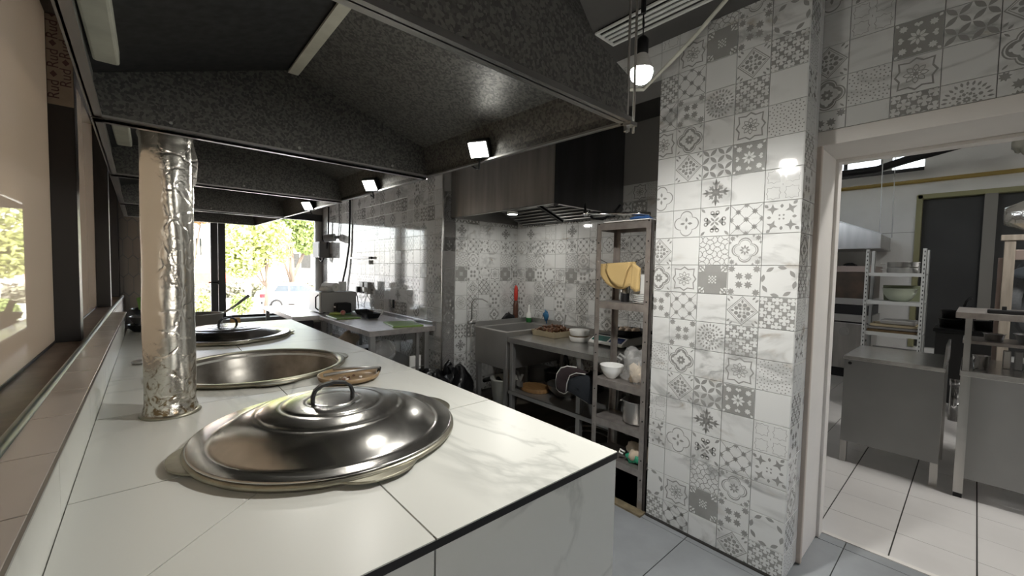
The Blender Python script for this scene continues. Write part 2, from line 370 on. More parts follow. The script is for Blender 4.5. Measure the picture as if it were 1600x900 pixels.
def motif(k):
    g, w = [], []                # grey print, white print on top of it
    q4 = [0, pi/2, pi, 3*pi/2]; d4 = [pi/4+a for a in q4]
    if k == 'Q':
        g += band(quatre(.46, .46), quatre(.42, .42)); g += [rotp(drop(.10, .46, .085), a) for a in q4]
    elif k == 'H':
        for a in q4:
            g += [rotp(leaf(.40, .07), a+pi/4)]
            g += [rotp(circ(.60, s*.17, .15, 9), a) for s in (1, -1)] + [rotp([(.22, 0), (.55, .29), (.55, -.29)], a)]
            g += [rotp(shift(leaf(.42, .09), .92, 0), a+pi/4)]
            w += [rotp(circ(.60, s*.17, .07, 7), a) for s in (1, -1)]
    elif k == 'L':
        for s in (1, -1):
            for o in (-1, 0, 1):
                a = [(-1, -s), (1, s)]; p = (max(-1, -1-o), s*max(-1, -1-o)+s*o); q = (min(1, 1-o), s*min(1, 1-o)+s*o)
                g += [line(p, q, .035)]
        for x, y in ((0, 0), (.5, .5), (-.5, .5), (.5, -.5), (-.5, -.5), (0, .93), (0, -.93), (.93, 0), (-.93, 0)): g += [shift(star(8, .21, .11, .2), x, y)]
    elif k == 'T':
        for s in (1, -1):
            for o in (-1.5, -1, -.5, 0, .5, 1, 1.5):
                P = []
                for i in range(49):
                    t = -1.1+2.2*i/48; bul = .05*sin(4*pi*t)*(1 if int(abs(o)*2) % 2 else -1)*s
                    P.append((t+bul, s*t+o-s*bul))
                for a, b in zip(P[:-1], P[1:]): g += [line(a, b, .045)]
    elif k == 'S':
        g += band(quatre(.40, .42), quatre(.36, .38)); g += band(quatre(.34, .34), quatre(.32, .32))
        g += [rotp(drop(.07, .34, .06), pi/4*i) for i in range(8)]
        for x in (1, -1):
            for y in (1, -1): g += [shift(star(8, .20, .11), x*.78, y*.78), shift(star(4, .12, .05), x*.5, y*.92), shift(star(4, .12, .05), x*.92, y*.5)]
    elif k == 'R':
        g += band(octo(.96), octo(.85))
        for i in range(8):
            p = rotp(shift(leaf(.40, .13), .14, 0), pi/4*i); c = [(sum(x for x, _ in p)/len(p)), (sum(y for _, y in p)/len(p))]
            g += band(p, [(c[0]+(x-c[0])*.72, c[1]+(y-c[1])*.62) for x, y in p])
            g += [rotp(leaf(.16, .04), pi/4*i)]
    elif k == 'G':
        g += [[(-1, -1), (1, -1), (1, 1), (-1, 1)]]
        for x in range(-2, 3):
            for y in range(-2, 3):
                if (x+y) % 2 == 0: w += [shift(star(4, .075, .04), x*.105, y*.105)]
        for a in d4: w += [rotp(shift(leaf(.3, .06), .80, 0), a), rotp(shift(rotp(leaf(.26, .055), .7), .92, .12), a), rotp(shift(rotp(leaf(.26, .055), -.7), .92, -.12), a), rotp(circ(1.18, 0, .06, 7), a), rotp(circ(1.12, .16, .04, 6), a), rotp(circ(1.12, -.16, .04, 6), a)]
    elif k == 'X':
        for x in (1, -1):
            for y in (1, -1): g += [shift(star(8, .27, .16, .2), x*.28, y*.28), shift(star(8, .25, .15, .2), x*.76, y*.76)]
    elif k == 'P':
        for i in range(8): g += [shift(rotp(leaf(.52, .12), pi/8+pi/2+pi/4*i+.19), .92*cos(pi/8+pi/4*i-.1), .92*sin(pi/8+pi/4*i-.1))]
    elif k == 'O':
        for x in (-.5, .5):
            for y in (-.5, .5):
                for a in d4: g += [shift(rotp(shift(leaf(.64, .13), .03, 0), a), x, y)]
    elif k == 'D':
        d = [(0, 1), (1, 0), (0, -1), (-1, 0)]
        g += band([(x*.97, y*.97) for x, y in d], [(x*.90, y*.90) for x, y in d]); g += band([(x*.83, y*.83) for x, y in d], [(x*.79, y*.79) for x, y in d])
        g += [rotp(circ(.40, 0, .13, 9), a+s) for a in q4 for s in (.42, -.42)] + [rotp(leaf(.30, .07), a+pi/4) for a in q4] + [rotp(shift(leaf(.26, .07), .48, 0), a) for a in q4]
        g += [rotp(shift(leaf(.28, .06), .95, .12*s), a+pi/4) for a in q4 for s in (1, -1)]
        w += [star(8, .15, .07)]
    elif k == 'N':
        rn = random.Random(5)
        for x in range(-2, 3):
            for y in range(-2, 3):
                cx, cy = x*.42, y*.42
                if (x+y) % 2: g += [shift(star(4, .27, .12, pi/4), cx, cy)]
                else: g += [shift(rotp([(.08, 0), (.27, .09), (.27, -.09)], a), cx, cy) for a in d4]
    elif k == 'B':
        g += [rotp(drop(.03, .17, .05), pi/4*i) for i in range(8)]
        for i in range(8):
            a = pi/4*i+pi/8
            g += [rotp(circ(.52, 0, .085, 8), a), rotp(drop(.20, .40, .07), a), rotp(circ(.34, 0, .05, 6), a+pi/8)]
        g += [rotp(drop(.70, .95, .055), 2*pi/24*i) for i in range(24)] + [rotp(circ(.60, .0, .045, 6), pi/4*i) for i in range(8)]
    elif k == 'K':
        g += band(quatre(.44, .50), quatre(.42, .45)); g += band(quatre(.40, .41), quatre(.27, .33))
        g += [rotp(drop(.06, .34, .09), pi/4*i+pi/8) for i in range(8)]; w += [rotp(circ(.62, 0, .09, 8), a) for a in q4]
        g += [rotp(shift(leaf(.3, .05), .96, 0), a) for a in d4]
    elif k == 'E':
        for x in (-.5, .5):
            for y in (-.5, .5):
                g += [shift(circ(x, y, .05, 5), 0, 0)] + [shift(rotp(circ(r, 0, .045, 5), 2*pi*i/m), x, y) for r, m in ((.24, 8), (.42, 11)) for i in range(m)]
        g += [rotp(shift(leaf(.13, .035), .05, 0), a) for a in q4]
    elif k == 'F':
        g += [[(-1, -1), (1, -1), (1, 1), (-1, 1)]]
        w += [rotp(shift(leaf(.36, .08), .07, 0), pi/4*i) for i in range(8)]
        for a in d4:
            fl = star(8, .19, .13); w += [rotp(shift(fl, .86, 0), a)]; w += [rotp(shift(leaf(.2, .07), 1.12, 0), a)]
        for a in q4: w += [rotp(circ(.72, .09, .09, 7), a), rotp(circ(.72, -.09, .09, 7), a), rotp([(.55, 0), (.74, .15), (.74, -.15)], a)]
    elif k == 'W':
        for a in q4: g += [rotp(drop(.05, .95, .10), a), rotp(shift(rotp(leaf(.34, .07), .7), .48, .03), a), rotp(shift(rotp(leaf(.34, .07), -.7), .48, -.03), a), rotp([(.55, .10), (.95, 0), (.55, -.10)], a)]
        for a in d4: g += [rotp(drop(.05, .66, .09), a), rotp(circ(.44, .10, .08, 7), a), rotp(circ(.44, -.10, .08, 7), a)]
        g += [star(8, .34, .24)]
    elif k == 'A':
        for x in (-.5, .5):
            for y in (-.5, .5): g += band(shift(octo(.44), x, y), shift(octo(.41), x, y))
        g += [rotp(line((.0, .06), (.0, -.06), .03), 0)]
    elif k == 'J':
        for x in (-.5, .5):
            for y in (-.5, .5): g += [shift(star(4, .34, .13, .4*(x+y)), x, y)]
        g += [rotp(shift(leaf(.26, .09), .55, 0), pi/4*i) for i in range(0, 8, 2)] + [rotp(circ(.16, 0, .06, 6), a) for a in d4] + [rotp(shift(leaf(.3, .10), .95, .1), a) for a in d4]
    return g, w
def clip(p, ax, lim, keep):
    out = []
    for i in range(len(p)):
        a, b = p[i-1], p[i]; ia = (a[ax]-lim)*keep >= 0; ib = (b[ax]-lim)*keep >= 0
        if ia != ib:
            t = (lim-a[ax])/(b[ax]-a[ax]); out.append((a[0]+(b[0]-a[0])*t, a[1]+(b[1]-a[1])*t))
        if ib: out.append(b)
    return out
TILE_CACHE = {}
def tile_mesh(k, x0=-1., x1=1., y0=-1., y1=1.):
    key = (k, round(x0, 2), round(x1, 2), round(y0, 2), round(y1, 2))
    if key in TILE_CACHE: return TILE_CACHE[key]
    h = TP/2; e = .014; mb = MB(); T = .008; b = .0012
    X0, X1, Y0, Y1 = (x0+e)*h, (x1-e)*h, (y0+e)*h, (y1-e)*h
    # body with a small chamfer
    mb.ring([[(X0, Y0, 0), (X1, Y0, 0), (X1, Y1, 0), (X0, Y1, 0)], [(X0, Y0, T-b), (X1, Y0, T-b), (X1, Y1, T-b), (X0, Y1, T-b)],
             [(X0+b, Y0+b, T), (X1-b, Y0+b, T), (X1-b, Y1-b, T), (X0+b, Y1-b, T)]], cap1=True)
    g, w = motif(k); ins = .03
    for lst, z, mi in ((g, T+.0002, 1), (w, T+.0004, 2)):
        for p in lst:
            for ax, lim, kp in ((0, x0+ins, 1), (0, x1-ins, -1), (1, y0+ins, 1), (1, y1-ins, -1)):
                p = clip(p, ax, lim, kp)
                if len(p) < 3: break
            if len(p) >= 3:
                ar = sum(p[i-1][0]*p[i][1]-p[i][0]*p[i-1][1] for i in range(len(p)))
                if abs(ar) < 1e-5: continue
                if ar < 0: p = p[::-1]
                mb.poly([(x*h, y*h, z) for x, y in p], mi)
    me = mb.mesh('tile', [M_PATCH, M_PRINT, M_PWHITE]); TILE_CACHE[key] = me; return me
SEQ = {1: 'RLXKDMQM', 2: 'GMBMOWHT', 3: 'XDNRFMLS', 4: 'PNMEMAJM'}
def put_tile(parent, k, ctr, u, v, n, rng=(-1, 1, -1, 1)):
    me = tile_mesh(k, *rng); o = bpy.data.objects.new('tile', me); COL.objects.link(o); o.parent = parent
    o.matrix_local = frame(ctr, u, v, n); return o
def tile_wall(parent, o, u, v, n, ncol, nrow, colseq, r0, skip=None, right=None, limit=300):
    """o: top-left corner of column 0 / row 0 in the tile's plane; rows go down"""
    cnt = 0; rest = MB()
    for c in range(ncol):
        for r in range(nrow):
            if skip and skip(c, r): continue
            s = SEQ[colseq[c % len(colseq)]]; k = s[(r+r0) % 8]
            ctr = [o[i]+u[i]*TP*(c+.5)-v[i]*TP*(r+.5) for i in range(3)]
            if cnt < limit: put_tile(parent, k, ctr, u, v, n)
            else:
                me = tile_mesh(k); F = frame(ctr, u, v, n); b0 = len(rest.v)
                rest.v += [tuple(F @ q.co) for q in me.vertices]
                for p in me.polygons: rest.f.append([b0+i for i in p.vertices]); rest.m.append(p.material_index)
            cnt += 1
    if rest.v: rest.build('tile_field', [M_PATCH, M_PRINT, M_PWHITE], parent, kind='stuff')

# ------------------------------------------------------------------ setting: floors
CZ = 2.75
fl = struct(MB().box(-.6, 2.83, -2.6, 7.5, -.06, -.006).build('floor', M_DGROUT))
P = .585; GAP = .0022
for i in range(-3, 4):
    for j in range(-4, 13):
        x0 = .985+P*i; y0 = .4+P*(j); x1 = min(x0+P, 2.826); x0 = max(x0, -.55)
        if x1 <= x0 or y0 > 7.3: continue
        if x0 > 2.2 and y0 > .5: continue
        if x0 < .7 and .7 < y0 < 3.9: continue
        MB().box(x0+GAP, x1-GAP, y0+GAP, y0+P-GAP, -.006, 0).build('floor_tile', M_FLOOR, fl)
fa = struct(MB().box(2.2, 3.25, 1.2, 3.62, -.06, .0).build('floor', mat('alcove_floor', (.20, .17, .13), rough=.6, noise=.4, nscale=6)))
MB().box(2.14, 2.2, 1.245, 1.62, 0, .012).build('kerb_strip', M_BOARDW, fa)
fr = struct(MB().box(2.83, 8.3, -2.4, 3.2, -.06, -.006).build('floor', M_DGROUT))
MB().box(2.815, 2.845, -2.0, .52, -.006, .004).build('threshold_strip', M_WHITE, fr)
tw = MB().box(-.1514, .1514, -.1493, .1493, -.006, 0).mesh('floor_tile', M_FLOORW)
n = 0
for i in range(18):
    for j in range(-5, 8):
        if n >= 300: break
        o = link('floor_tile', tw, fr); o.location = (2.845+.305*i+.1525+.0, .235+.305*j-.1525+.305, random.uniform(-.0006, .0004)); n += 1

# ------------------------------------------------------------------ setting: right wall with column, doorway, alcove
wr = struct(MB().box(2.204, 2.62, .542, 1.24, 0, CZ).build('wall_right', M_GROUT))
MB().box(2.418, 2.82, -2.6, .542, 2.13, CZ).box(2.418, 2.82, -2.6, -.5, 0, 2.13).box(2.418, 2.82, .542, 1.24, 0, CZ).box(2.204, 2.4, 1.24, 3.55, 2.54, CZ).box(2.62, 3.3, 1.16, 1.236, 0, CZ).box(2.82, 3.3, 1.1, 1.24, 0, 3.3).box(2.418, 2.82, -2.6, 1.24, CZ, 3.36).build('wall_core', M_GROUT, wr)
U, V, N_ = (0, -1, 0), (0, 0, 1), (-1, 0, 0)
XF = 2.204; Z0 = 1.49; YB = [1.24, 1.136, .986, .836, .686, .536]
c0 = {0: 'K', 1: 'X', 2: 'M', 3: 'E', 4: 'M', 5: 'A', 6: 'J', 7: 'M', 8: 'P', 9: 'N', -1: 'D', -2: 'M', -3: 'Q', -4: 'M', -5: 'R', -6: 'L', -7: 'N', -8: 'M', -9: 'A'}
for r in range(-9, 10):
    zt = Z0-TP*r; zc = zt-TP/2
    rng = (-1, 1, -1, 1)
    if zt-TP < 0: rng = (-1, 1, -1+2*(.012-(zt-TP))/TP, 1)
    if zt > CZ: rng = (-1, 1, -1, 1-2*(zt-CZ)/TP)
    put_tile(wr, c0[r], (XF, YB[1]+TP/2, zc), U, V, N_, (-.39, 1, rng[2], rng[3]))
    for c in range(1, 5):
        put_tile(wr, SEQ[c][r % 8], (XF, YB[c]-TP/2, zc), U, V, N_, rng)
    # the column's narrow side, facing the camera
    kk = 'NEJANXJK'[r % 8]
    put_tile(wr, kk, (2.197+TP/2, .542, zc), (1, 0, 0), (0, 0, 1), (0, -1, 0), rng)
    put_tile(wr, 'M', (2.197+TP*1.5, .542, zc), (1, 0, 0), (0, 0, 1), (0, -1, 0), (-1, -.18, rng[2], rng[3]))
# wall above the doorway
XD = 2.418; rows = ['XMNBX', 'KERMK', 'DMFOD', 'MAMWM', 'QJLHQ']
for q in range(5):
    zb = 2.072+TP*q; rng = (-1, 1, -1, 1)
    if q == 0: rng = (-1, 1, -1+2*(2.132-zb)/TP, 1)
    if zb+TP > CZ: rng = (-1, 1, -1, 1-2*(zb+TP-CZ)/TP)
    if rng[3] <= -1: continue
    put_tile(wr, rows[q][0], (XD, .434+TP/2, zb+TP/2), U, V, N_, (-.36, 1, rng[2], rng[3]))
    for c in range(1, 9):
        put_tile(wr, (rows[q]+rows[q][1:])[c], (XD, .434-TP*(c-.5), zb+TP/2), U, V, N_, rng)
# header over the alcove
for c in range(15):
    zt = 2.69; put_tile(wr, 'MAMEMRMN'[c % 8], (2.204, 1.24+TP*(c+.5), 2.615), U, V, N_)
    put_tile(wr, 'M', (2.204, 1.24+TP*(c+.5), 2.765), U, V, N_, (-1, 1, -1, -.22))
# black seam at the foot of the column
MB().box(2.19, 2.204, .536, 1.24, 0, .011).build('base_seam', M_DGROUT, wr)
# door lining
dr = struct(MB().box(2.404, 2.83, -.55, .535, 2.062, 2.13).build('door_1', M_WHITE, bevel=.003))
MB().box(2.43, 2.83, .522, .541, 0.004, 2.062).build('jamb_lining', M_WHITE, dr, bevel=.002)
MB().box(2.408, 2.435, .515, .54, 0.004, 2.075).build('jamb_casing', mat('casing_beige', (.50, .43, .37), rough=.55), dr, bevel=.004)
MB().box(2.74, 2.815, .508, .523, .004, 2.05).build('door_stop', M_WHITE, dr, bevel=.002)
MB().box(2.43, 2.83, -.5, -.482, .004, 2.062).build('jamb_lining', M_WHITE, dr, bevel=.002)
MB().box(2.74, 2.815, -.48, .522, 2.045, 2.062).build('door_stop', M_WHITE, dr, bevel=.002)

# alcove walls and the long tiled wall
we = struct(MB().box(2.35, 3.3, 3.558, 3.66, 0, CZ).build('wall_alcove', M_GROUT))
tile_wall(we, (2.204, 3.558, 1.465+TP*5), (1, 0, 0), V, (0, -1, 0), 7, 15, [1, 2, 3, 4], -5, skip=lambda c, r: r > 13)
wb = struct(MB().box(3.208, 3.3, 1.24, 3.558, 0, CZ).build('wall_back', M_GROUT))
tile_wall(wb, (3.208, 3.545, 1.465+TP*5), U, V, N_, 14, 12, [1, 2, 3, 4], -5, skip=lambda c, r: c > 13)
ws = struct(MB().box(2.208, 2.35, 3.55, 7.4, 0, CZ).build('wall_side', M_GROUT))
# nearest columns first so that the 300 single tiles are the ones that show largest
def side_wall():
    cnt = 0; rest = MB()
    for c in range(25):
        for r in range(-7, 9):
            k = SEQ[(4, 3, 2, 1)[c % 4]][(-r-1) % 8] if (c//4) % 2 else SEQ[(4, 3, 2, 1)[c % 4]][r % 8]
            ctr = (2.208, 3.556+TP*(c+.5), Z0-TP*(r+.5))
            if cnt < 288: put_tile(ws, k, ctr, U, V, N_)
            else:
                me = tile_mesh(k); F = frame(ctr, U, V, N_); b0 = len(rest.v)
                rest.v += [tuple(F @ q.co) for q in me.vertices]
                for p in me.polygons: rest.f.append([b0+i for i in p.vertices]); rest.m.append(p.material_index)
            cnt += 1
    rest.build('tile_field', [M_PATCH, M_PRINT, M_PWHITE], ws, kind='stuff')
side_wall()
MB().box(2.196, 2.212, 3.547, 3.561, 0, CZ).build('corner_trim', M_STEEL, ws)

# ceiling and the wall behind the camera
wrr = struct(MB().box(-.62, .6, -2.7, -2.6, 0, 3.4).box(1.75, 8.3, -2.7, -2.6, 0, 3.4).box(.6, 1.75, -2.7, -2.6, 0, 1.05).box(.6, 1.75, -2.7, -2.6, 2.1, 3.4).build('wall_rear', mat('rear_wall_paint', (.30, .29, .28), rough=.7)))
w5 = struct(MB().box(.6, .66, -2.68, -2.6, 1.05, 2.1).box(1.69, 1.75, -2.68, -2.6, 1.05, 2.1).box(.66, 1.69, -2.68, -2.6, 1.05, 1.11).box(.66, 1.69, -2.68, -2.6, 2.04, 2.1).box(1.14, 1.21, -2.68, -2.6, 1.11, 2.04).build('added_fill_window', M_FRAME))  # window added out of view so daylight fills in from behind the camera
MB().box(.66, 1.69, -2.65, -2.642, 1.11, 2.04).build('window_pane', M_GLASS, w5)
struct(MB().box(-.6, 3.3, -2.6, 7.5, CZ, CZ+.06).build('ceiling', M_CEIL))
struct(MB().box(2.82, 8.3, -2.6, 3.2, 3.35, 3.4).build('ceiling', M_WALLR))

# ------------------------------------------------------------------ far wall and window
FY = 7.4
wf = struct(MB().box(-.6, .13, FY, FY+.25, 0, CZ).box(.13, 2.35, FY, FY+.25, 2.26, CZ).box(.13, 2.35, FY, FY+.25, 0, .60).box(2.30, 2.5, FY, FY+.25, 0, CZ).build('wall_far', M_GROUT))
# long hexagon tiles left of the window
hw, hh = .098, .30
def hexpts(cx, cz, k=.93): return [(cx+x*k, cz+z*k) for x, z in ((0, hh/2), (hw/2, hh/2-.055), (hw/2, -hh/2+.055), (0, -hh/2), (-hw/2, -hh/2+.055), (-hw/2, hh/2-.055))]
for i in range(-1, 7):
    for j in range(0, 8):
        cx = -.36+i*hw+(hw/2 if j % 2 else 0); cz = .90+j*(hh-.055)
        if cx > .09: continue
        MB().ring([[(x, FY, z) for x, z in hexpts(cx, cz)], [(x, FY-.007, z) for x, z in hexpts(cx, cz, .92)]], cap1=True).build('hex_tile', M_HEX, wf)
win = struct(MB().box(.12, .20, FY-.01, FY+.08, .64, 2.26).box(2.21, 2.30, FY-.03, FY+.08, .64, 2.30).box(.12, 2.30, FY-.01, FY+.08, 2.19, 2.30).box(.12, 2.30, FY-.01, FY+.08, .60, .665).build('window_1', M_FRAME, bevel=.004))
MB().box(.665, .75, FY-.03, FY+.06, .66, 2.2).build('window_sash', M_FRAME, win, bevel=.006)
MB().box(.757, .845, FY-.015, FY+.06, .66, 2.2).build('window_sash', M_FRAME, win, bevel=.006)
MB().box(2.10, 2.21, FY+.03, FY+.075, .665, 2.2).build('window_reveal', M_WHITE, win)
h = MB().box(.735, .765, FY-.055, FY-.03, 1.14, 1.20).tube([(.75, FY-.06, 1.17), (.75, FY-.085, 1.17), (.63, FY-.085, 1.172)], .009).build('window_handle', M_BLACKM, win)
MB().box(.20, .665, FY+.02, FY+.028, .665, 2.19).build('window_pane', M_GLASS, win)
MB().box(.845, 2.21, FY+.02, FY+.028, .665, 2.19).build('window_pane', M_GLASS, win)
MB().box(.25, 2.2, FY-.20, FY+.0, .60, .635).build('window_sill', M_STEELD, win, bevel=.004)
MB().tube([(.9, FY-.10, .665), (2.15, FY-.10, .665)], .018).build('sill_rail', M_BLACKM, win)
MB().box(.3, 2.2, FY-.14, FY-.12, .50, .60).build('sill_apron', M_BEAM, win)

# ------------------------------------------------------------------ left wall: glazed partition with beige blinds
GX = -.394
wleft = struct(MB().box(-.62, -.25, -2.6, FY, 0, .985).build('wall_left', M_SILL))
MB().box(GX-.01, -.252, -2.6, FY, .985, 1.0).build('sill_board', M_SILL, wleft, bevel=.003)
MB().box(-.62, GX, -2.6, FY, 2.75, 3.0).build('wall_head', M_CEIL, wleft)
posts = [(-2.6, -.08), (3.3, 3.42), (5.65, 5.78), (7.22, 7.4)]
wl_ = struct(MB().box(GX-.03, GX+.004, -1.1, 7.25, .998, 1.012).build('window_2', M_FRAME))
for i, (a, b) in enumerate(posts):
    MB().box(GX-.03, -.295, a, b, 1.0, 2.75).build('window_post', M_FRAME, wl_, bevel=.003)
for a, b in ((-.08, 3.3), (3.42, 5.65), (5.78, 7.22)):
    MB().box(GX-.012, GX, a, b, 1.012, 2.75).build('window_pane', M_BLIND, wl_)
# printed tape left on the near post
tp = tag(MB().box(-.392, -.296, 3.2975, 3.2995, 2.28, 2.745).build('printed_tape', M_TAPE), 'brown printed protective tape stuck high on the dark window post', 'tape')
for k, (dx, z) in enumerate(((-.368, 2.36), (-.322, 2.43), (-.368, 2.52), (-.322, 2.58), (-.368, 2.67))):
    text_mesh('Rud', .062, frame((dx, 3.297, z), (0, 0, 1), (-1, 0, 0), (0, -1, 0)), 'tape_lettering', M_INK, tp)
    MB().sheet([(dx, 3.297, z+.062), (dx+.014, 3.297, z+.08), (dx, 3.297, z+.098), (dx-.014, 3.297, z+.08)], .0005).build('tape_diamond', M_INK, tp)

# ------------------------------------------------------------------ right-hand kitchen shell
RX = 8.2
wk = struct(MB().box(RX, RX+.1, .56, 3.2, 0, 3.0).box(RX, RX+.1, .9, 1.0, 3.0, 3.35).box(RX, RX+.1, -2.4, .56, 2.58, 3.35).box(RX, RX+.1, -2.4, .56, 0, .45).box(RX, RX+.1, 1.9, 3.2, 3.0, 3.35).build('wall_kitchen', M_WALLR))
MB().box(RX-.004, RX, .56, 3.2, 2.083, 2.089).build('panel_joint', M_GROUT, wk)
MB().box(3.3, RX, 3.1, 3.2, 0, 3.35).build('side_partition', M_WALLR, wk)
w3 = struct(MB().box(RX+.02, RX+.06, 1.42, 1.47, 3.0, 3.35).box(RX+.02, RX+.06, .99, 1.03, 3.0, 3.35).box(RX-.01, RX+.1, .56, 1.9, 2.955, 3.005).build('window_3', M_FRAME))
MB().box(RX+.03, RX+.04, .56, 1.9, 3.0, 3.35).build('window_pane', M_FROST, w3)
w4 = struct(MB().box(RX-.03, RX+.1, .555, .615, .45, 2.60).box(RX-.03, RX+.1, -2.4, .6, 2.55, 2.61).build('window_4', M_OLIVE))
MB().box(RX-.02, RX+.08, -.135, -.02, .45, 2.55).build('window_post', mat('grey_post', (.20, .19, .17), rough=.6), w4)
MB().box(RX+.1, RX+.13, -2.4, .6, .4, 2.6).build('dark_infill', M_DARKW, w4)

# ------------------------------------------------------------------ tiled cooking counter
ct = thing('cooking_counter', 'long white marble-tiled cooking counter with cauldrons sunk into its top', 'counter', (.45, 2.6, 0))
CX0, CX1, CY0, CY1, CT = -.15, 1.06, .70, 4.56, .90
MB().box(CX0, CX0+.05, CY0+.02, CY1-.02, 0, CT-.012).box(CX1-.06, CX1-.02, CY0+.02, CY1-.02, 0, CT-.012).box(CX0+.05, CX1-.06, CY0+.02, CY0+.06, 0, CT-.012).box(CX0+.05, CX1-.06, CY1-.06, CY1-.02, 0, CT-.012).build('counter_body', M_DGROUT, ct)
KZ = [(.449, 1.393, .375), (.43, 2.50, .40), (.43, 3.69, .395)]
cutters = []
for x, y, r in KZ:
    c = MB().lathe([(r-.02, CT-.1), (r-.02, CT+.1)], (x, y, 0), 64, cap0=True, cap1=True).build('cutter', M_GROUT); cutters.append(c)
# saw cut running from the splash-back to the first cauldron
saw = MB().sheet([(-.20, .7645, CT-.05), (.30, 1.2295, CT-.05), (.30, 1.2295, CT+.05), (-.20, .7645, CT+.05)], .0028).build('saw', M_GROUT); cutters.append(saw)
XJ = [CX0, .427, CX1]; YJ = [CY0, 1.33, 1.99, 2.60, 3.20, 3.86, CY1]; G = .0021
for i in range(2):
    for j in range(6):
        o = MB().box(XJ[i]+G, XJ[i+1]-(G if i == 0 else 0), YJ[j]+(G if j else 0), YJ[j+1]-G, CT-.012, CT).build('top_tile', M_CTR, ct)
        cs = [c for c, (x, y, r) in zip(cutters[:3], KZ) if YJ[j]-r < y < YJ[j+1]+r]
        if i == 0 and j == 0: cs = cs+[saw]
        if cs: cut(o, cs)
for c in cutters: bpy.data.objects.remove(c)
for i in range(2):          # end facing the camera, and the aisle side
    MB().box(XJ[i]+G, XJ[i+1]-G if i == 0 else CX1, CY0+.004, CY0+.02, 0.02, CT-.021).build('end_tile', M_CTR, ct)
for j in range(6):
    MB().box(CX1-.018, CX1-.002, YJ[j]+G+(.01 if j == 0 else 0), YJ[j+1]-G, .02, CT-.018).build('side_tile', M_CTR, ct)
MB().box(CX0, CX1-.002, CY0-.0012, CY0+.016, CT-.021, CT-.003).build('edge_trim', M_BLACKM, ct)
MB().box(CX1-.016, CX1+.0012, CY0+.0, CY1-.01, CT-.021, CT-.003).build('edge_trim', M_BLACKM, ct)
# splash-back and ledge behind the counter
yj = [-.49, -.20, .095, .39, .68, .975, 1.262, 1.555, 1.85, 2.14, 2.43, 2.72, 3.01, 3.30, 3.59, 3.88, 4.17, 4.50]
MB().box(-.245, -.158, -.5, 4.5, 0, 1.036).build('ledge_core', M_DGROUT, ct)
M_LED2 = marble('ledge_porcelain', (.56, .52, .48), (.30, .28, .26), rough=.2, scale=2, strength=.5)
for a, b in zip(yj[:-1], yj[1:]):
    MB().box(-.243, -.151, a+.002, b-.002, 1.036, 1.048).build('ledge_tile', M_LED2, ct, bevel=.0015)
for a, b in zip(yj[:-1:2], yj[2::2]):
    MB().box(-.158, -.150, a+.001, b-.001, CT-.02 if a > .65 else 0.0, 1.035).build('splash_tile', M_CTR, ct)
MB().box(-.1515, -.1455, -.49, 4.5, 1.0415, 1.047).build('ledge_trim', M_STEELD, ct)
hs = tag(MB().tube([(-.245, y, 1.045+.004*sin(y*1.7)) for y in [i*.25-.6 for i in range(30)]], .0125, 10).build('rubber_hose', M_HOSE, smooth=True), 'blue-grey rubber tube lying along the ledge under the beige windows', 'hose')

# ------------------------------------------------------------------ cauldrons and lids
def ear(x, y, r, a, z):
    ca, sa = cos(a), sin(a); w = .105; d = .048
    pts = []
    for t in range(13):
        u = -1+2*t/12; pts.append((u*w, r-.012+d*(1-abs(u)**2.6)))
    base = [(-w, r-.03), (w, r-.03)]
    P = [(x+q*ca-p*sa, y+q*sa+p*ca) for p, q in (base[:1]+pts+base[1:])]
    return P
def kazan(x, y, r, label, group=None):
    t = thing('cauldron', label, 'cauldron', (x, y, CT), group)
    MB().lathe([(r+.0, CT+.001), (r+.010, CT+.012), (r+.010, CT+.020), (r-.008, CT+.020), (r-.016, CT+.010), (r*.93, CT-.07), (r*.80, CT-.17), (r*.55, CT-.27), (r*.25, CT-.325), (.004, CT-.335)], (x, y, 0), 72).build('bowl', M_BOWL, t, smooth=True)
    MB().lathe([(r+.004, CT-.004), (r+.012, CT+.008), (r+.0215, CT+.012), (r+.021, CT+.020), (r+.012, CT+.024), (r-.006, CT+.0235), (r-.012, CT+.016)], (x, y, 0), 72).build('rim', M_RIM, t, smooth=True)
    for a in (0, pi/2, pi, 3*pi/2):
        P = ear(x, y, r+.018, a, 0); k = len(P)
        mb = MB().ring([[(p[0], p[1], CT+.011) for p in P], [(p[0], p[1], CT+.018) for p in P]], cap0=True, cap1=True)
        mb.build('ear', M_RIM, t, bevel=.002)
    return t
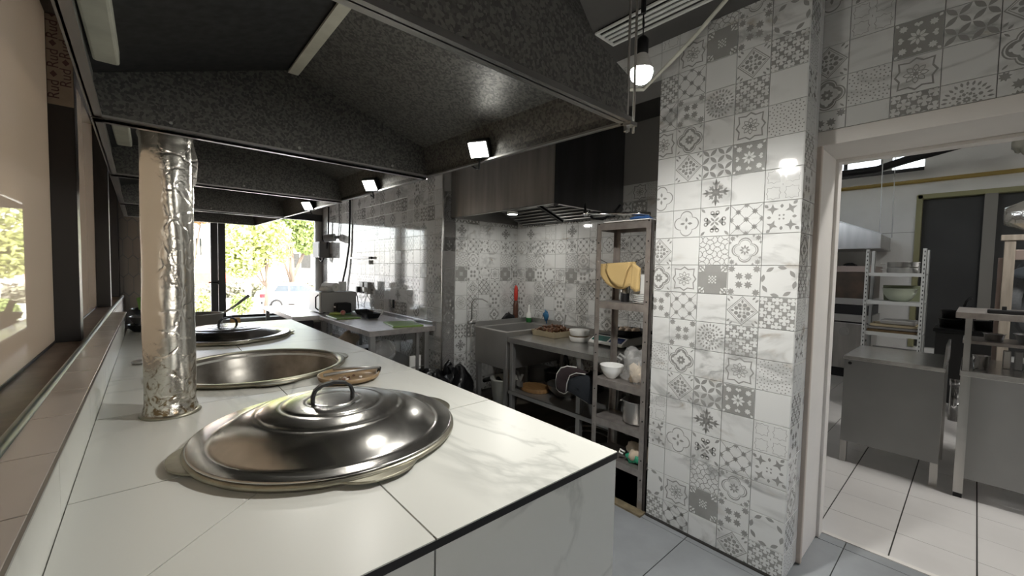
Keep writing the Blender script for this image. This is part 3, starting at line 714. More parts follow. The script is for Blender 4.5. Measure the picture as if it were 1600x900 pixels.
def dome(x, y, r, label, h=.078, tilt=0., hang=0.):
    t = thing('domed_cover', label, 'lid', (x, y, CT+.024))
    z = CT+.0245; pr = [(r+.008, 0.0), (r+.010, .004), (r+.004, .0065), (r-.035, .003), (r-.047, .006)]
    R0 = r-.047
    for i in range(1, 65):
        f = i/64.; rr = R0*(1-f); zz = .006+h*(1-(1-f)**3.2)
        for c in (.24, .45, .66): zz -= .0026*math.exp(-((rr/R0-c)/.020)**2)
        pr.append((max(rr, .002), zz))
    MB().lathe(pr, (x, y, z), 80).build('dome', M_LID, t, smooth=True)
    # black strap handle standing on two feet
    c, s = cos(hang), sin(hang); top = z+h+.004
    pts = [(-.062, -.012), (-.062, .018), (-.055, .038), (-.036, .052), (0, .058), (.036, .052), (.055, .038), (.062, .018), (.062, -.012)]
    mb = MB()
    rings = []
    for i, (u, w) in enumerate(pts):
        nx = [(-1, 0), (-1, .1), (-.85, .5), (-.45, .9), (0, 1), (.45, .9), (.85, .5), (1, .1), (1, 0)][i]
        q = []
        for du, dv in ((-.011, -.005), (.011, -.005), (.011, .005), (-.011, .005)):
            uu = u+nx[0]*dv; ww = w+nx[1]*dv; q.append((x+uu*c-du*s, y+uu*s+du*c, top+ww))
        rings.append(q)
    hd = mb.ring(rings, cap0=True, cap1=True).build('handle', M_BLACK, t, bevel=.002)
    for u in (-.062, .062):
        MB().cyl((x+u*c, y+u*s, top-.016), (x+u*c, y+u*s, top-.002), .014, 12).build('handle_foot', M_BLACK, hd)
    return t
kazan(*KZ[0], 'nearest cauldron, its four-eared rim showing under the closest shiny lid')
kazan(*KZ[1], 'open cauldron with empty bare-metal bowl between the two lids')
kazan(*KZ[2], 'farthest cauldron, under the lid closest to the window')
dome(KZ[0][0], KZ[0][1], KZ[0][2]+.005, 'nearest round polished metal lid with black strap handle', hang=RAD(-4))
dome(KZ[2][0], KZ[2][1], KZ[2][2]+.005, 'far round polished metal lid with a black handle, towards the window', h=.058, hang=RAD(20))

# wooden platter with tongs and scraps
px, py = .715, 1.985
pl = thing('wooden_platter', 'small oval wooden platter with scraps, beside the open cauldron', 'platter', (px, py, CT))
mb = MB().lathe([(.001, .006), (.09, .007), (.118, .016), (.128, .032), (.135, .032), (.130, .014), (.10, .0), (.001, .0)], (px, py, CT), 40, sx=1.05, sy=1.0)
mb.build('dish', M_PLATTER, pl, smooth=True)
for i in range(16):
    a = random.uniform(0, 6.3); q = random.uniform(0, .08)
    MB().blob((px+q*cos(a)-.02, py+q*sin(a)-.03, CT+.012), .008, .006, .005, .3, i, 7, 5).build('scrap', M_SALT if i % 2 else M_MEAT, pl)
tg = thing('tongs', 'dark metal tongs lying across the wooden platter', 'tongs', (px, py, CT+.03))
MB().tube([(px-.13, py-.04, CT+.050), (px, py-.045, CT+.052), (px+.135, py-.035, CT+.048)], [.008, .006, .005], 8).build('arm', M_STEELD, tg, smooth=True)
MB().tube([(px-.06, py+.05, CT+.050), (px+.04, py+.012, CT+.052), (px+.135, py-.028, CT+.048)], [.008, .006, .005], 8).build('arm', M_STEELD, tg, smooth=True)
MB().cyl((px+.128, py-.043, CT+.030), (px+.142, py-.022, CT+.042), .009, 8).build('hinge', M_BLACKM, tg)

# ------------------------------------------------------------------ foil-wrapped flue
fx, fy = .05, 1.93
fl_ = thing('flue_pipe', 'upright flue pipe wrapped in crumpled aluminium foil on the counter', 'pipe', (fx, fy, CT))
rn = random.Random(3); rings = []; NZ, NA = 60, 48
ph = [(rn.uniform(0, 6.3), rn.randint(1, 7), rn.uniform(3, 20)) for _ in range(10)]
for i in range(NZ+1):
    z = CT+.004+(2.02-CT)*i/NZ; row = []
    for j in range(NA):
        a = 2*pi*j/NA
        r = .0745+.0011*sum(sin(p+q*a+w*z) for p, q, w in ph)*.5+rn.uniform(-.0006, .0006)
        if z < .925: r += .006
        if abs(z-1.90) < .010: r += .006
        if z > 1.91: r -= .002
        row.append((fx+r*cos(a), fy+r*sin(a), z))
    rings.append(row)
MB().ring(rings, cap1=True).build('foil_wrap', M_FOIL, fl_, smooth=True)
MB().lathe([(.088, 0), (.090, .004), (.082, .011), (.076, .012)], (fx, fy, CT), 36).build('base_collar', M_RIM, fl_, smooth=True)
mb = MB(); mb.sheet([(fx+.07, fy-.035, 1.90), (fx+.088, fy-.03, 1.82), (fx+.083, fy-.03, 1.74), (fx+.071, fy-.035, 1.72)], .002); mb.build('loose_foil', M_FOIL, fl_)

# ------------------------------------------------------------------ canopy hoods in a row over the counter
HB = 1.85; LIP = .12
HY = [.64, 1.65, 2.62, 3.82, 4.82]
def hxr(y): return .98-.043*(y-.64)
def hxl(y): return -.10-.013*(y-.64)
hl = ['nearest canopy of the dark galvanised hood, hung low above the closest lid', 'second canopy of the galvanised hood, with the foil flue rising into it', 'third canopy of the galvanised hood, with the small lamp near the window', 'last canopy of the galvanised hood, in front of the window']
HOODS = []
for k in range(4):
    ya, yb = HY[k]+.004, HY[k+1]-.004; zo = -.006*k
    xr0, xr1, xl0, xl1 = hxr(ya), hxr(yb), hxl(ya), hxl(yb); b = HB+zo; t = .004
    hd = thing('exhaust_hood', hl[k], 'exhaust hood', ((xr0+xl0)/2, (ya+yb)/2, b)); HOODS.append(hd)
    RZ = b+.29; RXa, RXb = .392, .385
    # side lips
    MB().hexa([(xr0-t, ya, b), (xr0, ya, b), (xr1, yb, b), (xr1-t, yb, b), (xr0-t, ya, b+LIP), (xr0, ya, b+LIP), (xr1, yb, b+LIP), (xr1-t, yb, b+LIP)]).build('side_lip', M_GALV, hd)
    MB().hexa([(xl0, ya, b), (xl0+t, ya, b), (xl1+t, yb, b), (xl1, yb, b), (xl0, ya, b+LIP), (xl0+t, ya, b+LIP), (xl1+t, yb, b+LIP), (xl1, yb, b+LIP)]).build('side_lip', mat('hood_lip_worn', (.36, .36, .33), rough=.5, metal=.5, noise=.3, nscale=15), hd)
    # rolled bottom edges
    MB().hexa([(xr0-.014, ya, b), (xr0+.002, ya, b), (xr1+.002, yb, b), (xr1-.014, yb, b), (xr0-.014, ya, b+.006), (xr0+.002, ya, b+.006), (xr1+.002, yb, b+.006), (xr1-.014, yb, b+.006)]).build('bottom_flange', M_GALVE, hd)
    MB().hexa([(xl0-.004, ya, b), (xl0+.020, ya, b), (xl1+.020, yb, b), (xl1-.004, yb, b), (xl0-.004, ya, b+.006), (xl0+.020, ya, b+.006), (xl1+.020, yb, b+.006), (xl1-.004, yb, b+.006)]).build('bottom_flange', M_GALVE, hd)
    # sloping inner panels up to the ridge
    MB().sheet([(xr0-t, ya, b+LIP), (RXa, ya, RZ), (RXb, yb, RZ), (xr1-t, yb, b+LIP)], -.003).build('slope_panel', M_GALV, hd)
    MB().sheet([(xl0+t, ya, b+LIP), (xl1+t, yb, b+LIP), (RXb, yb, RZ), (RXa, ya, RZ)], -.003).build('slope_panel', mat('dark_hood_sheet', (.045, .046, .047), rough=.55, metal=.5, noise=.5, nscale=40), hd)  # left slope gets a darker sheet than the right one
    # gable panels at both ends
    for y, xr, xl in ((ya, xr0, xl0), (yb, xr1, xl1)):
        s_ = .004 if y == ya else -.004
        P = [(xl+t, b), (xr-t, b), (xr-t, b+LIP), (RXa, RZ), (xl+t, b+LIP)]
        mb = MB(); mb.ring([[(p, y, q) for p, q in P], [(p, y+s_, q) for p, q in P]], cap0=True, cap1=True); mb.build('end_panel', M_GALV, hd)
        MB().box(xl+t, xr-t, min(y, y+s_*5), max(y, y+s_*5), b, b+.006).build('bottom_flange', M_GALVE, hd)
        for q in (.16, .5, .84): MB().cyl((xl+(xr-xl)*q, y, b+.022), (xl+(xr-xl)*q, y+s_*1.7, b+.022), .005, 8).build('rivet', M_STEELD, hd)
    if k == 0:
        # outer skin of the near canopy: front and aisle side, leaning slightly inwards
        zt = b+.72
        MB().sheet([(xl0, ya-.002, b), (xr0, ya-.002, b), (xr0-.15, ya+.26, zt), (xl0+.1, ya+.26, zt)], .003).build('front_skin', M_GALV, hd)
        MB().sheet([(xr0+.002, ya, b), (xr1+.002, yb, b), (xr1-.15, yb, zt), (xr0-.15, ya+.26, zt)], .003).build('side_skin', M_GALV, hd)
        MB().hexa([(xl0, ya-.012, b), (xr0+.002, ya-.012, b), (xr0+.002, ya, b), (xl0, ya, b), (xl0, ya-.010, b+.015), (xr0, ya-.010, b+.015), (xr0, ya, b+.015), (xl0, ya, b+.015)]).build('front_lip', M_GALVE, hd)
        for q in (.06, .3, .55, .8):
            yy = ya+(yb-ya)*q; MB().cyl((hxr(yy), yy, b+.03), (hxr(yy)+.004, yy, b+.03), .006, 8).build('rivet', M_STEELD, hd)
    if k > 0:
        zt = b+.5
        MB().sheet([(xr0+.002, ya, b), (xr1+.002, yb, b), (xr1-.12, yb, zt), (xr0-.12, ya, zt)], .003).build('side_skin', M_GALV, hd)
    # pale batten along the ridge
    MB().box(RXb-.010, RXa+.016, ya+.01, yb-.01, RZ-.016, RZ-.008).build('ridge_batten', M_BEAM, hd)
# hanger rods at the near corner
hr = HOODS[0]
for dx, dy in ((-.004, .006), (.012, -.004)):
    MB().cyl((.978+dx, .64+dy, 1.825), (.978+dx, .64+dy, CZ), .0035, 8).build('hanger_rod', M_STEELD, hr)
MB().box(.965, .995, .628, .652, 1.842, 1.852).cyl((.974, .646, 1.828), (.974, .646, 1.846), .009, 6).build('hanger_nut', M_GALVE, hr)
# off-white beams hung inside the left of the canopies
for k, (ya, yb) in enumerate(((.30, 1.50), (1.72, 2.50))):
    tag(MB().box(-.100, -.050, ya, yb, 1.955, 2.04).build('timber_beam', M_BEAM, bevel=.006), ('long off-white beam inside the nearest hood canopy beside the window posts', 'short off-white beam inside the second hood canopy, behind the first beam')[k], 'beam')

# ------------------------------------------------------------------ LED floodlights on the hood's aisle side
fl_lab = ['brightest LED floodlight on the aisle side of the nearest hood canopy', 'middle LED floodlight under the second hood canopy', 'smallest LED floodlight under the third hood canopy, close to the window']
for k, (y, z) in enumerate(((1.228, 1.885), (2.12, 1.873), (3.10, 1.862))):
    x = hxr(y)-.045
    t = thing('floodlight', fl_lab[k], 'lamp', (x, y, z), 'floodlights along the hood')
    dv = Vector((-.72, -.40, -.56)).normalized(); u = Vector((dv.y, -dv.x, 0)).normalized(); v = dv.cross(u).normalized()
    c = Vector((x, y, z))
    def slab(a, w, hgt, d0, d1): return [tuple(c+u*(sx*w)+v*(sy*hgt)+dv*d) for d in (d0, d1) for sx, sy in ((-1, -1), (1, -1), (1, 1), (-1, 1))]
    MB().hexa(slab(0, .042, .034, -.024, .004)).build('housing', M_BLACKM, t, bevel=.004)
    MB().hexa(slab(0, .034, .027, .004, .007)).build('lens', M_LED, t)
    MB().box(x+.02, hxr(y)-.004, y-.006, y+.006, z-.004, z+.03).build('bracket', M_BLACKM, t)
    MB().tube([(x+.02, y+.02, z-.02), (x+.04, y+.05, z-.055), (x+.055, y+.09, z-.045), (hxr(y+.11)+.006, y+.11, z-.03)], .004, 6).build('lead', M_BLACK, t, smooth=True)
    lamp('floodlight_beam', 'SPOT', tuple(c+dv*.02), (4.5, 5.5, 6.5)[k], (1, .975, .92), .03, tuple(dv), 165, t, .8)

# hanging bulb in the aisle
bx, by, bz = 1.33, .828, 2.165
t = thing('hanging_bulb', 'lit bare LED bulb hanging on a wire in the aisle', 'lamp', (bx, by, bz))
MB().lathe([(.001, -.042), (.022, -.038), (.034, -.026), (.039, -.008), (.038, .004)], (bx, by, bz), 24).build('globe', M_BULBE, t, smooth=True)
MB().lathe([(.038, .004), (.034, .022), (.024, .048), (.017, .062)], (bx, by, bz), 24).build('heat_sink', M_BULBH, t, smooth=True)
MB().lathe([(.019, .058), (.021, .064), (.021, .108), (.012, .120), (.001, .121)], (bx, by, bz), 20).build('socket', M_BLACK, t, smooth=True)
MB().tube([(bx, by, bz+.118), (bx+.006, by, bz+.17), (bx-.004, by, bz+.22), (bx, by, CZ)], .0025, 6).tube([(bx+.006, by, bz+.118), (bx-.002, by, bz+.17), (bx+.006, by, bz+.24), (bx+.004, by, CZ)], .0025, 6).build('wire', M_BLACK, t, smooth=True)
MB().cyl((bx, by, bz+.20), (bx, by, bz+.27), .009, 8).build('wire_joint', M_BLACK, t)
lamp('bulb_light', 'AREA', (bx, by, bz-.046), 21, (1, .985, .95), .075, (0, 0, -1), None, t)
# loose white cable across the aisle
tag(MB().tube([(1.02, .80, 2.02), (1.30, 1.05, 2.20), (1.55, 1.20, 2.28), (1.9, 1.17, 2.376), (1.9, 1.02, 2.466), (1.9, .90, 2.546), (1.9, .777, 2.64), (1.9, .68, 2.75)], .009, 8).build('ceiling_cable', M_BEAM, smooth=True), 'thick pale cable looping down from the ceiling past the bulb', 'cable')
# slotted ceiling vent
t = thing('ceiling_vent', 'white slotted ceiling vent above the hanging bulb', 'vent', (1.90, .9, 2.72))
y0, y1, zx = -.4, 1.43, 2.735
MB().box(1.825, 1.838, y0, y1, zx-.012, zx).box(1.982, 1.996, y0, y1, zx-.012, zx).box(1.838, 1.982, y1-.013, y1, zx-.012, zx).build('frame', M_WHITEP, t, bevel=.002)
MB().box(1.838, 1.982, y0, y1-.013, zx+.006, zx+.014).build('backing', M_BLACK, t)
for i in range(3):
    x = 1.862+i*.036; MB().hexa([(x, y0, zx-.010), (x+.020, y0, zx-.010), (x+.020, y1-.013, zx-.010), (x, y1-.013, zx-.010), (x+.004, y0, zx), (x+.024, y0, zx), (x+.024, y1-.013, zx), (x+.004, y1-.013, zx)]).build('slat', M_WHITEP, t)
# small chain fitting on the hood roof
tag(MB().tube([(1.22, 1.30, CZ), (1.225, 1.30, 2.62), (1.215, 1.30, 2.55)], .006, 6).cyl((1.205, 1.30, 2.60), (1.235, 1.30, 2.60), .012, 8).build('ceiling_hook', M_GALVE), 'metal hook and chain fitting on the ceiling beside the hood', 'hook')


# ------------------------------------------------------------------ alcove: box hood
t = thing('box_hood', 'big plain stainless box hood over the alcove table and sink', 'exhaust hood', (2.75, 2.8, 1.95))
X0, X1, Y0, Y1, Zb, Zt = 2.29, 3.19, 2.13, 3.54, 1.952, 2.745
MB().box(X0, X0+.003, Y0, Y1, Zb, Zt).build('front_skin', M_STEEL, t)
MB().box(X0, X1, Y0, Y0+.003, Zb, Zt).build('side_skin', mat('hood_side_steel', (.20, .20, .205), rough=.34, metal=.92, noise=.3, nscale=7, stretch=(1, 1, .15)), t)
MB().box(X0, X1, Y1-.003, Y1, Zb, Zt).build('side_skin', M_STEELD, t)
MB().box(X0, X1, Y0, Y1, Zt-.01, Zt).build('hood_roof', M_STEELD, t)
MB().box(X0, X1, Y0, Y0+.03, Zb, Zb+.004).box(X0, X0+.03, Y0, Y1, Zb, Zb+.004).box(X0, X1, Y1-.03, Y1, Zb, Zb+.004).build('bottom_flange', M_STEEL, t)
MB().sheet([(X0+.03, Y0+.03, Zb+.01), (X0+.03, Y1-.03, Zb+.01), (X0+.42, Y1-.03, Zb+.16), (X0+.42, Y0+.03, Zb+.16)], .003).build('inner_panel', M_STEELD, t)
for q in range(2):          # baffle filters
    a, b = Y0+.05+q*.62, Y0+.63+q*.62
    f = MB().hexa([(2.72, a, Zb+.13), (2.74, a, Zb+.15), (2.74, b, Zb+.15), (2.72, b, Zb+.13), (3.14, a, Zb-.02), (3.16, a, Zb), (3.16, b, Zb), (3.14, b, Zb-.02)]).build('baffle_filter', M_BLACKM, t)
    for i in range(7):
        k = i/7.; x = 2.735+.40*k; z = Zb+.122-.145*k
        MB().box(x, x+.03, a+.03, b-.03, z-.008, z-.003).build('baffle_slat', M_STEELD, f)
MB().sheet([(X0-.001, Y0-.001, Zb), (X0+.05, Y0-.001, Zb), (X0-.001, Y0-.001, Zb-.035)], .002).build('corner_tab', M_GALVE, t)
tag(MB().tube([(2.75, 1.86, 1.965), (2.72, 1.90, 1.90), (2.68, 1.97, 1.855), (2.66, 2.05, 1.865), (2.65, 2.12, 1.93), (2.66, 2.14, 2.0)], .010, 8).build('drain_hose', M_BLACK, smooth=True), 'black hose drooping from the underside of the stainless box hood', 'hose')
tag(MB().tube([(2.28, 1.80, 1.845), (2.28, 1.33, 1.80)], .012, 8).cyl((2.28, 1.83, 1.848), (2.28, 1.79, 1.844), .022, 10).build('steel_pipe', M_CHROME, smooth=True), 'short chrome pipe end lying across the top of the rack', 'pipe')

t = thing('hood_lamp', 'small LED lamp under the stainless box hood', 'lamp', (2.6, 3.0, 1.96))
MB().lathe([(.05, .012), (.052, .0), (.046, -.012)], (2.62, 2.98, 1.985), 24).build('lamp_rim', M_WHITEP, t, smooth=True)
MB().lathe([(.046, -.012), (.02, -.015), (.001, -.015)], (2.62, 2.98, 1.985), 24).build('lamp_lens', M_LED, t, smooth=True)
lamp('hood_lamp_light', 'AREA', (2.62, 2.98, 1.962), 3.5, (1, .97, .92), .09, (.1, -.1, -1), None, t)

# ------------------------------------------------------------------ shelving rack beside the column
rk = thing('shelving_rack', 'tall narrow bolted steel shelving rack standing against the tiled column', 'rack', (2.33, 1.46, 0))
RX0, RX1, RY0, RY1, RH = 2.20, 2.42, 1.268, 1.66, 1.755
for x, y, sx, sy in ((RX0, RY0, 1, 1), (RX0, RY1, 1, -1), (RX1, RY0, -1, 1), (RX1, RY1, -1, -1)):
    p = MB().box(min(x, x+sx*.003), max(x, x+sx*.003), min(y, y+sy*.036), max(y, y+sy*.036), 0, RH).box(min(x, x+sx*.030), max(x, x+sx*.030), min(y, y+sy*.003), max(y, y+sy*.003), 0, RH).build('post', M_RACK, rk)
    if x == RX0:
        for i in range(15):
            MB().cyl((x-.004, y+sy*.018, .07+.12*i), (x, y+sy*.018, .07+.12*i), .0042, 8).build('bolt', M_CHROME if i % 3 == 0 else M_BLACKM, p)
SH = [1.755, 1.252, .745, .485, .248]
for z in SH:
    MB().box(RX0+.003, RX1-.003, RY0+.004, RY1-.004, z-.004, z).box(RX0+.001, RX0+.004, RY0+.034, RY1-.034, z-.045, z).box(RX1-.004, RX1-.001, RY0+.034, RY1-.034, z-.045, z).box(RX0+.004, RX1-.004, RY1-.007, RY1-.004, z-.045, z).build('shelf', M_RACK, rk)
tag(MB().box(2.19, 2.36, 1.28, 1.60, 1.757, 1.762).build('paper_sheet', M_PAPER), 'white sheet of card lying on top of the rack', 'paper')
tag(MB().blob((2.27, 1.38, 1.775), .05, .06, .014, .3, 4).build('cloth_scrap', mat('blue_cloth', (.03, .10, .28), rough=.8), smooth=True), 'small blue cloth on top of the rack', 'cloth')

# towels over a wire line
t = thing('towel', 'straw-yellow folded towel hung on the wire inside the rack', 'towel', (2.24, 1.52, 1.5))
def drape(P0, P1, drops, x, amp, seed):
    rn = random.Random(seed); rows = []; n = len(drops)
    for s, sign in ((0, 1), (1, -1)):
        pass
    front, back = [], []
    M = 7
    for j in range(M+1):
        q = j/M; row = []
        for i in range(n):
            f = i/(n-1); y = P0[0]+(P1[0]-P0[0])*f; z = P0[1]+(P1[1]-P0[1])*f
            row.append((x-.012-amp*sin(f*9+seed)*q-.006*q, y, z-drops[i]*q))
        front.append(row)
    return front
for k, (a, b, dr, x, amp) in enumerate((((1.665, 1.495), (1.40, 1.51), [.05, .10, .135, .155, .165, .17, .165, .15, .15], 2.262, .004), ((1.60, 1.496), (1.42, 1.508), [.03, .08, .115, .135, .15, .155, .15, .06, .02], 2.245, .003), ((1.415, 1.508), (1.36, 1.47), [.16, .165, .165, .16, .15, .14], 2.252, .006))):
    fr_ = drape(a, b, dr, x, amp, k); bk = [[(p[0]+.006, p[1], p[2]) for p in r] for r in fr_]
    mb = MB(); mb.ring(fr_, closed_u=False); mb.ring(bk[::-1], closed_u=False)
    o = mb.build('towel_fold', M_TOWEL, t, smooth=True); so = o.modifiers.new('thick', 'SOLIDIFY'); so.thickness = .004
tag(MB().tube([(2.20, 1.655, 1.545), (2.22, 1.645, 1.525), (2.25, 1.60, 1.498), (2.25, 1.50, 1.502), (2.25, 1.40, 1.508), (2.21, 1.285, 1.545)], .002, 6).build('line_wire', M_BLACKM), 'thin wire strung between the front posts of the rack', 'wire')
# things on the rack
t = thing('grinder_jar', 'small steel and black grinder jar on the rack shelf under the towel', 'jar', (2.31, 1.505, 1.252))
MB().lathe([(.001, 0), (.026, 0), (.028, .004), (.028, .055)], (2.31, 1.505, 1.252), 20).build('jar_body', M_BLACK, t, smooth=True)
MB().lathe([(.029, .055), (.030, .06), (.030, .10), (.001, .102)], (2.31, 1.505, 1.252), 20).build('jar_collar', M_STEEL, t, smooth=True)
tag(MB().box(2.34, 2.40, 1.32, 1.46, 1.252, 1.43).build('white_board', M_WHITEP, bevel=.004), 'upright white plastic board at the back of the rack shelf', 'board')
for i in range(5):
    tag(MB().lathe([(.001, 0), (.042, 0), (.062, .008), (.063, .010), (.040, .004), (.001, .003)], (2.275, 1.355, 1.253+i*.0115), 28).build('saucer', M_CERAM, smooth=True), ('lowest', 'second', 'third', 'fourth', 'topmost')[i]+' white saucer of the small stack beside the grinder jar', 'plate', 'saucers stacked on the rack')
z = .746
tag(MB().lathe([(.001, 0), (.030, 0), (.033, .007), (.052, .024), (.072, .06), (.0755, .082), (.0785, .086), (.074, .087), (.070, .08), (.063, .05), (.04, .018), (.001, .011)], (2.275, 1.565, z), 40).build('bowl', M_CERAM, smooth=True), 'white ceramic bowl on the middle shelf of the rack', 'bowl')
t = thing('plastic_bag', 'clear crumpled plastic bag on the middle rack shelf beside the bowl', 'bag', (2.30, 1.40, z))
MB().blob((2.305, 1.385, z+.105), .075, .095, .10, .35, 11, 20, 14, zmin=z+.001).build('bag_body', M_PLBAG, t, smooth=True)
MB().blob((2.30, 1.38, z+.055), .05, .06, .05, .4, 12, 12, 8, zmin=z+.003).build('bag_contents', M_CREAM, t, smooth=True)
MB().tube([(2.27, 1.46, z+.15), (2.25, 1.49, z+.175), (2.24, 1.50, z+.155), (2.255, 1.475, z+.14)], .007, 8).build('bag_knot', M_PLBAG, t, smooth=True)
t = thing('stock_pot', 'small tarnished steel pot low inside the rack', 'pot', (2.32, 1.40, .486))
MB().lathe([(.001, .004), (.078, .004), (.084, .012), (.084, .14), (.088, .144), (.081, .145), (.079, .02), (.001, .012)], (2.32, 1.40, .486), 36).build('pot_body', M_STEELD, t, smooth=True)
for s in (1, -1): MB().tube([(2.32, 1.40+s*.082, .60), (2.30, 1.40+s*.105, .61), (2.34, 1.40+s*.105, .61), (2.32, 1.40+s*.082, .60)], .004, 6).build('pot_handle', M_STEEL, t)
t = thing('produce_bag', 'cream and green bag on the lowest rack shelf', 'bag', (2.29, 1.37, .249))
MB().blob((2.30, 1.36, .249+.055), .06, .075, .06, .3, 21, 16, 10, zmin=.2495).build('bag_body', M_CREAM, t, smooth=True)
MB().blob((2.27, 1.365, .249+.03), .045, .06, .032, .3, 22, 14, 8, zmin=.2495).build('bag_base', M_GRBAG, t, smooth=True)
MB().tube([(2.25, 1.43, .30), (2.235, 1.455, .315), (2.23, 1.46, .295), (2.245, 1.44, .285)], .006, 8).build('bag_knot', M_PAPER, t, smooth=True)

# ------------------------------------------------------------------ alcove worktable
tb = thing('alcove_table', 'stainless worktable with lower shelf in the alcove under the box hood', 'table', (2.78, 2.2, 0))
TX0, TX1, TY0, TY1, TZ = 2.425, 3.19, 1.60, 2.80, .83
MB().box(TX0, TX1, TY0, TY1, TZ-.003, TZ).box(TX0, TX0+.003, TY0, TY1, TZ-.045, TZ).box(TX0, TX1, TY1-.003, TY1, TZ-.045, TZ).box(TX0, TX1, TY0, TY0+.003, TZ-.045, TZ).build('table_top', M_STEELT, tb, bevel=.0015)
MB().box(TX1-.004, TX1, TY0, TY1, TZ, TZ+.06).build('upstand', M_STEELD, tb)
for x in (TX0+.02, TX1-.06):
    for y in (TY1-.06, 1.96, TY0+.02): MB().box(x, x+.04, y, y+.04, 0, TZ-.045 if y != 1.96 else TZ-.003).build('leg', M_STEELD, tb, bevel=.003)
MB().box(TX0+.01, TX1-.02, TY0+.02, TY1-.02, .347, .350).box(TX0+.01, TX0+.013, TY0+.02, TY1-.02, .315, .350).build('lower_shelf', M_STEELD, tb)

# tray of fried meat
t = thing('meat_tray', 'shallow steel tray heaped with dark fried meat on the alcove table', 'tray', (2.90, 2.70, TZ))
x0, x1, y0, y1 = 2.70, 3.02, 2.47, 2.77
def tub(x0, x1, y0, y1, z0, h, t_, flare=.012):
    mb = MB()
    o0 = [(x0+flare, y0+flare, z0), (x1-flare, y0+flare, z0), (x1-flare, y1-flare, z0), (x0+flare, y1-flare, z0)]; o1 = [(x0, y0, z0+h), (x1, y0, z0+h), (x1, y1, z0+h), (x0, y1, z0+h)]
    i1 = [(x0+t_, y0+t_, z0+h), (x1-t_, y0+t_, z0+h), (x1-t_, y1-t_, z0+h), (x0+t_, y1-t_, z0+h)]; i0 = [(x0+flare+t_, y0+flare+t_, z0+t_), (x1-flare-t_, y0+flare+t_, z0+t_), (x1-flare-t_, y1-flare-t_, z0+t_), (x0+flare+t_, y1-flare-t_, z0+t_)]
    return mb.ring([o0, o1, i1, i0], cap0=True, cap1=True)
tub(x0, x1, y0, y1, TZ+.001, .055, .003).build('tray_body', M_BRASSY, t, bevel=.012, seg=3)
rn = random.Random(9)
for i in range(90):
    u, v = rn.uniform(-1, 1), rn.uniform(-1, 1); hgt = .075*(1-.55*(u*u+v*v)/2)
    MB().blob(((x0+x1)/2+u*.13, (y0+y1)/2+v*.12, TZ+.02+rn.uniform(.4, 1)*hgt), rn.uniform(.012, .024), rn.uniform(.01, .02), rn.uniform(.008, .014), .4, i, 8, 6).build('meat_piece', M_MEAT, t, smooth=True)
t = thing('serving_spoon', 'steel spoon stuck into the tray of meat', 'spoon', (2.96, 2.56, TZ+.06))
MB().tube([(2.93, 2.58, TZ+.07), (2.98, 2.60, TZ+.12), (3.03, 2.63, TZ+.18)], [.006, .005, .009], 8).build('spoon_handle', M_STEEL, t, smooth=True)
MB().blob((2.92, 2.575, TZ+.07), .02, .015, .008, 0, 1, 10, 6).build('spoon_bowl', M_STEEL, t, smooth=True)
for i in range(2):
    t = thing('food_tub', ('lower white food tub with brown filling beside the meat tray', 'upper white food tub stacked on the other beside the meat tray')[i], 'container', (2.80, 2.27, TZ+.052*i))
    MB().lathe([(.001, .001), (.07, .001), (.078, .008), (.086, .038), (.087, .046), (.082, .047), (.076, .012), (.001, .008)], (2.80, 2.27, TZ+.052*i), 36).build('tub', M_WHITEP, t, smooth=True)
    MB().lathe([(.001, .052), (.086, .051), (.089, .047), (.086, .045)] if i else [(.001, .0505), (.084, .050), (.085, .047), (.082, .045)], (2.80, 2.27, TZ+.052*i), 36).build('tub_lid', M_WHITEP if i else M_RUST, t, smooth=True)
# electronic scale with a pan on it
t = thing('kitchen_scale', 'electronic weighing scale with dark twin displays on the alcove table', 'scale', (2.9, 1.98, TZ))
sx, sy = 2.78, 1.98
MB().hexa([(sx+.07, sy-.17, TZ+.012), (sx+.38, sy-.17, TZ+.012), (sx+.38, sy+.17, TZ+.012), (sx+.07, sy+.17, TZ+.012), (sx+.08, sy-.16, TZ+.075), (sx+.36, sy-.16, TZ+.075), (sx+.36, sy+.16, TZ+.075), (sx+.08, sy+.16, TZ+.075)]).build('scale_body', M_WHITEP, t, bevel=.008)
c = MB().hexa([(sx-.015, sy-.165, TZ+.018), (sx+.08, sy-.165, TZ+.018), (sx+.08, sy+.165, TZ+.018), (sx-.015, sy+.165, TZ+.018), (sx-.01, sy-.16, TZ+.035), (sx+.08, sy-.16, TZ+.078), (sx+.08, sy+.16, TZ+.078), (sx-.01, sy+.16, TZ+.035)]).build('console', M_WHITEP, t, bevel=.003)
for a, b, m in ((-.005, .145, M_SCREENG), (-.145, -.025, M_BLUEP)):
    MB().hexa([(sx+.004, sy+a, TZ+.0425), (sx+.068, sy+a, TZ+.0730), (sx+.068, sy+b, TZ+.0730), (sx+.004, sy+b, TZ+.0425), (sx+.003, sy+a, TZ+.0445), (sx+.067, sy+a, TZ+.0750), (sx+.067, sy+b, TZ+.0750), (sx+.003, sy+b, TZ+.0445)]).build('display', m, c)
MB().box(sx+.09, sx+.36, sy-.16, sy+.16, TZ+.078, TZ+.086).build('weighing_plate', M_BLACKM, t, bevel=.004)
for a in (-.13, .13):
    for b in (.1, .35): MB().cyl((sx+b, sy+a, TZ), (sx+b, sy+a, TZ+.014), .014, 10).build('foot', M_BLACK, t)
pz = TZ+.087; pc = (2.99, 1.90)
t = thing('frying_pan', 'dark frying pan holding dumplings on the weighing scale', 'pan', (pc[0], pc[1], pz))
MB().lathe([(.001, 0), (.105, 0), (.118, .012), (.135, .05), (.138, .052), (.131, .051), (.112, .012), (.001, .006)], (pc[0], pc[1], pz), 40).build('pan_body', M_BLACKM, t, smooth=True)
